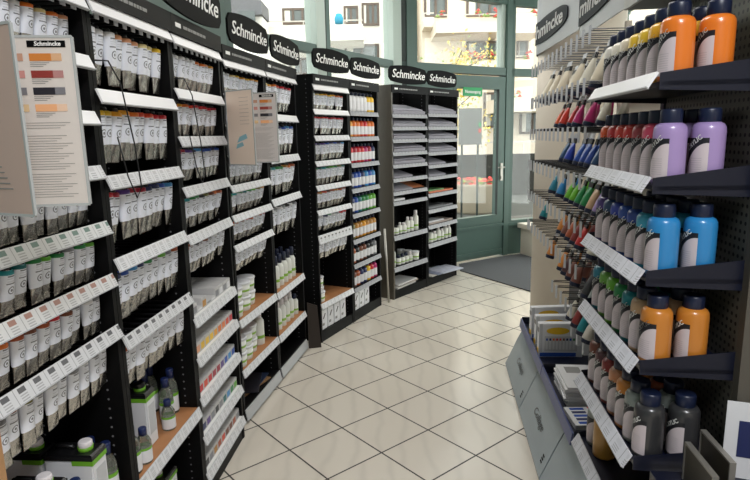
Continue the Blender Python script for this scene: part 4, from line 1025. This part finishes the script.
path_board('brand_board', 'grey brand board above the hooks nearest to the orange bottles', [PR(.92, .2), PR(1.725, .2)], 2.055, .38, 'mincke', .72, 1.06, .11, .79, 'LEFT')

# ---- trays, panels and boxes below the hooks
def collage(i, x0, x1):
    t = thing('slanted_drawer', ('far blue grey drawer front with handwritten lettering beside the column', 'middle blue grey drawer front with handwritten lettering below the paper tray', 'near blue grey drawer front cut by the picture edge')[i], 'drawer', FH, x0, 0, 0)
    w = x1-x0-.006
    prof = [(-.075, 0), (-.078, .02), (-.06, .06), (-.03, .13), (0, .2), (.03, .262), (.05, .28), (.08, .285), (.08, 0)]
    MB().prism(prof, .003, w, 'x', M['bluegrey']).obj('front', t)
    tm = text_mesh('Collage', .06, .3, .0002, .0001)
    def surf(z): 
        for (y0, z0), (y1, z1) in zip(prof[1:], prof[2:]):
            if z0 <= z <= z1: return y0+(y1-y0)*(z-z0)/(z1-z0)
        return .05
    def fn(c):
        z = .14+c.y*.9; return Vector((w*.5+c.x*1.25, surf(z)-.0012-abs(c.z), z))
    link('lettering', remap(tm, fn, M['cap_black']), t)
    lg = MB()
    for q in range(3): 
        z = .06+.014*q; lg.add([(w*.88, surf(z)-.001, z), (w*.88+.03, surf(z)-.001, z), (w*.88+.03, surf(z+.009)-.001, z+.009), (w*.88, surf(z+.009)-.001, z+.009)], [(0, 1, 2, 3)], M['sign'])
    lg.obj('small_logo', t)
    return t
collage(0, -.31, .36); collage(1, .362, 1.03); collage(2, 1.032, 1.70)
bk = MB().box(0, 2.01, .085, .22, 0, .28, M['navy_metal']).obj('base_cabinet'); FH.put(bk, -.31, 0); tag(bk, 'navy sheet metal base carrying the blue grey drawer fronts', 'cabinet')
def tray(label, x0, x1, z):
    t = thing('display_tray', label, 'tray', FH, x0, 0, z)
    w = x1-x0
    MB().box(0, w, .0, .283, 0, .006, M['navy_metal']).box(0, .004, .0, .283, .006, .05, M['navy_metal']).box(w-.004, w, .0, .283, .006, .05, M['navy_metal']).box(0, w, .279, .283, .006, .09, M['navy_metal']).obj('pan', t)
    MB().prism([(-.016, -.01), (-.01, -.012), (.0, .04), (-.008, .042)], 0, w, 'x', M['navy_edge']).obj('front_lip', t)
    return t
tray('navy tray with upright paint sets, far one below the hooks', -.13, .63, .36); tray('navy tray with the stack of white pads beside the bottle shelves', .64, 1.30, .36)
bk2 = MB().box(0, 1.42, .285, .295, .28, .82, M['navy_metal']).obj('tray_back_plate'); FH.put(bk2, -.13, 0); tag(bk2, 'navy sheet metal back plate behind the two trays', 'panel')
def paintset(x, y, rz, label):
    t = thing('paint_set', label, 'box', FH, x, y, .3665, rz, group='upright paint sets in the far tray')
    MB().box(-.022, .022, 0, .235, 0, .19, M['carton']).obj('carton', t, bevel=.002)
    # printed face on the near side (+x)
    f_ = MB(); N = 20; v = [(.0228, .1, .15)]+[(.0228, .1+.062*math.cos(2*PI*k/N), .15+.02*math.sin(2*PI*k/N)) for k in range(N)]
    f_.add(v, [(0, 1+k, 1+(k+1) % N) for k in range(N)], band_mat('yellow')); f_.obj('yellow_oval', t)
    g_ = MB(); g_.box(.0222, .0232, .03, .205, .035, .12, mat('set_picture_ground', 'c9c9cc', .4))
    for k in range(9): g_.box(.0232, .0242, .037+.018*k, .047+.018*k, .045, .095, M['paper']); g_.box(.0232, .0244, .037+.018*k, .047+.018*k, .095, .108, band_mat(('blue', 'navy', 'orange', 'red', 'vermilion', 'brown', 'navy', 'blue', 'green')[k]))
    g_.obj('picture_panel', t)
    h_ = MB(); h_.box(.0222, .023, .005, .2, .004, .026, band_mat('blue')); h_.box(.0222, .023, .0, .018, .03, .19, M['tag']); h_.obj('blue_footer', t)
    e = MB(); e.box(-.015, .015, -.0012, 0, .14, .165, M['greytext']); e.box(-.016, .016, -.0012, 0, .02, .05, band_mat('yellow')); e.obj('end_print', t)
    return t
paintset(.12, .012, .15, 'white paint set carton with yellow oval, farthest of the three in the tray')
paintset(.28, .012, .1, 'white paint set carton with yellow oval, middle one of the three in the tray')
paintset(.41, .008, .05, 'white paint set carton with yellow oval and clear picture panel, front one in the tray')
for i in range(3):
    t = thing('hanging_plastic_wallet', 'grey plastic wallet hanging behind the paint sets, %s of three' % ('farthest', 'middle', 'front')[i], 'wallet', FH, .62+.12*i, .13, .555, .1, group='grey plastic wallets behind the paint sets')
    MB().box(-.01, .01, 0, .15, .0, .10, M['tag']).obj('sheet', t, bevel=.003); MB().box(-.013, .013, -.004, .15, .1, .112, M['silver_edge']).obj('edge_bar', t)
for i in range(9):
    t = thing('paper_pad', 'white pad in the stack in the near tray, %s from the bottom' % ORD[i], 'paper pad', FH, .88+RJ.uniform(-.008, .008), .03+RJ.uniform(-.004, .006), .3665+.0105*i, RJ.uniform(-.05, .05), group='white pads stacked in the near tray')
    MB().box(-.13, .13, 0, .2, 0, .0095, M['paper']).obj('pages', t)
    if i == 8: MB().box(-.1, -.03, .03, .1, .0096, .0102, M['greytext']).box(.05, .1, .04, .14, .0096, .0102, mat('pad_print', 'b8b8bc', .5)).obj('cover_print', t)
t = thing('colour_packet', 'red white and blue printed packet lying by the stack of pads', 'packet', FH, 1.13, .02, .3665, .1)
mb = MB().box(-.08, .08, 0, .2, 0, .02, M['paper']); mb.obj('packet_body', t)
pr = MB()
for k in range(5): pr.box(-.07+.03*k, -.052+.03*k, .02, .08, .0202, .021, band_mat('navy' if k % 2 else 'blue'))
pr.box(-.078, .078, .1, .19, .0202, .021, band_mat('red')); pr.obj('printed_cover', t)

# ---- near end: next display with framed panels and a card
ns = thing('low_display_table', 'dark low display table in the lower corner beside the grey upright', 'table', FR, LR+.04, .03, 0)
MB().box(0, .5, 0, .35, .66, .68, M['navy_metal']).obj('table_top', ns)
for xx in (.0, .47):
    for yy in (.0, .32): MB().box(xx, xx+.03, yy, yy+.03, 0, .66, M['navy_metal']).obj('leg', ns)
for i, (x, y, h, rz) in enumerate(((LR+.05, .15, .125, .0), (LR+.07, .105, .1, .0))):
    t = thing('framed_panel', ('taller clear framed panel standing on the corner table', 'shorter clear framed panel with bright edge on the corner table')[i], 'frame', FR, x, y, .6805, rz, group=None)
    MB().box(.004, .15, -.004, .004, 0, h, M['board_dark']).obj('picture', t); e = MB(); e.box(0, .004, -.007, .007, 0, h+.005, M['silver_edge']); e.box(.004, .15, -.007, .007, h, h+.005, M['silver_edge']); e.box(.15, .154, -.007, .007, 0, h+.005, M['silver_edge']); e.obj('frame_edge', t)
t = thing('standing_card', 'white card with a navy square standing at the picture corner', 'card', FR, LR+.045, .205, .6805, -.25)
MB().box(-.002, .002, 0, .16, 0, .21, M['carton']).obj('card_sheet', t)
MB().box(.0021, .003, .03, .12, .06, .16, band_mat('navy')).obj('navy_print', t)

# ---------------------------------------------------------------- light
w = bpy.data.worlds.new('overcast_sky'); bpy.context.scene.world = w; w.use_nodes = True
bg = w.node_tree.nodes['Background']; bg.inputs['Color'].default_value = (1.0, .985, .96, 1); bg.inputs['Strength'].default_value = 3.3
def lamp(name, x, y, sx, sy, power, col=(1, .97, .92), z=3.22):  # added area light with an unseen housing, brightens the shop from above
    L = bpy.data.lights.new(name, 'AREA'); L.shape = 'RECTANGLE'; L.size = sx; L.size_y = sy; L.energy = power; L.color = col
    o = bpy.data.objects.new(name, L); C.objects.link(o); o.location = (x, y, z); o.rotation_euler = (0, 0, 0)
    hb = MB(); hb.box(-sx/2-.03, sx/2+.03, -sy/2-.03, sy/2+.03, .02, .075, M['carton'])
    h = hb.obj('added_lamp_panel', None, loc=(x, y, z)); tag(h, 'added white lamp panel out of view over the aisle, %s' % name, 'lamp')
lamp('far one', .55, 4.6, .5, 1.2, 18)
lamp('middle one', .1, 2.6, .5, 1.2, 18)
lamp('near one', .5, -.5, .6, 1.2, 78, (.95, .97, 1.0))  # added front light from behind the camera for sheets and near racks
sc = bpy.context.scene
sc.view_settings.view_transform = 'Standard'; sc.view_settings.look = 'None'; sc.view_settings.gamma = 1; sc.view_settings.use_curve_mapping = False
sc.view_settings.exposure = 0.0
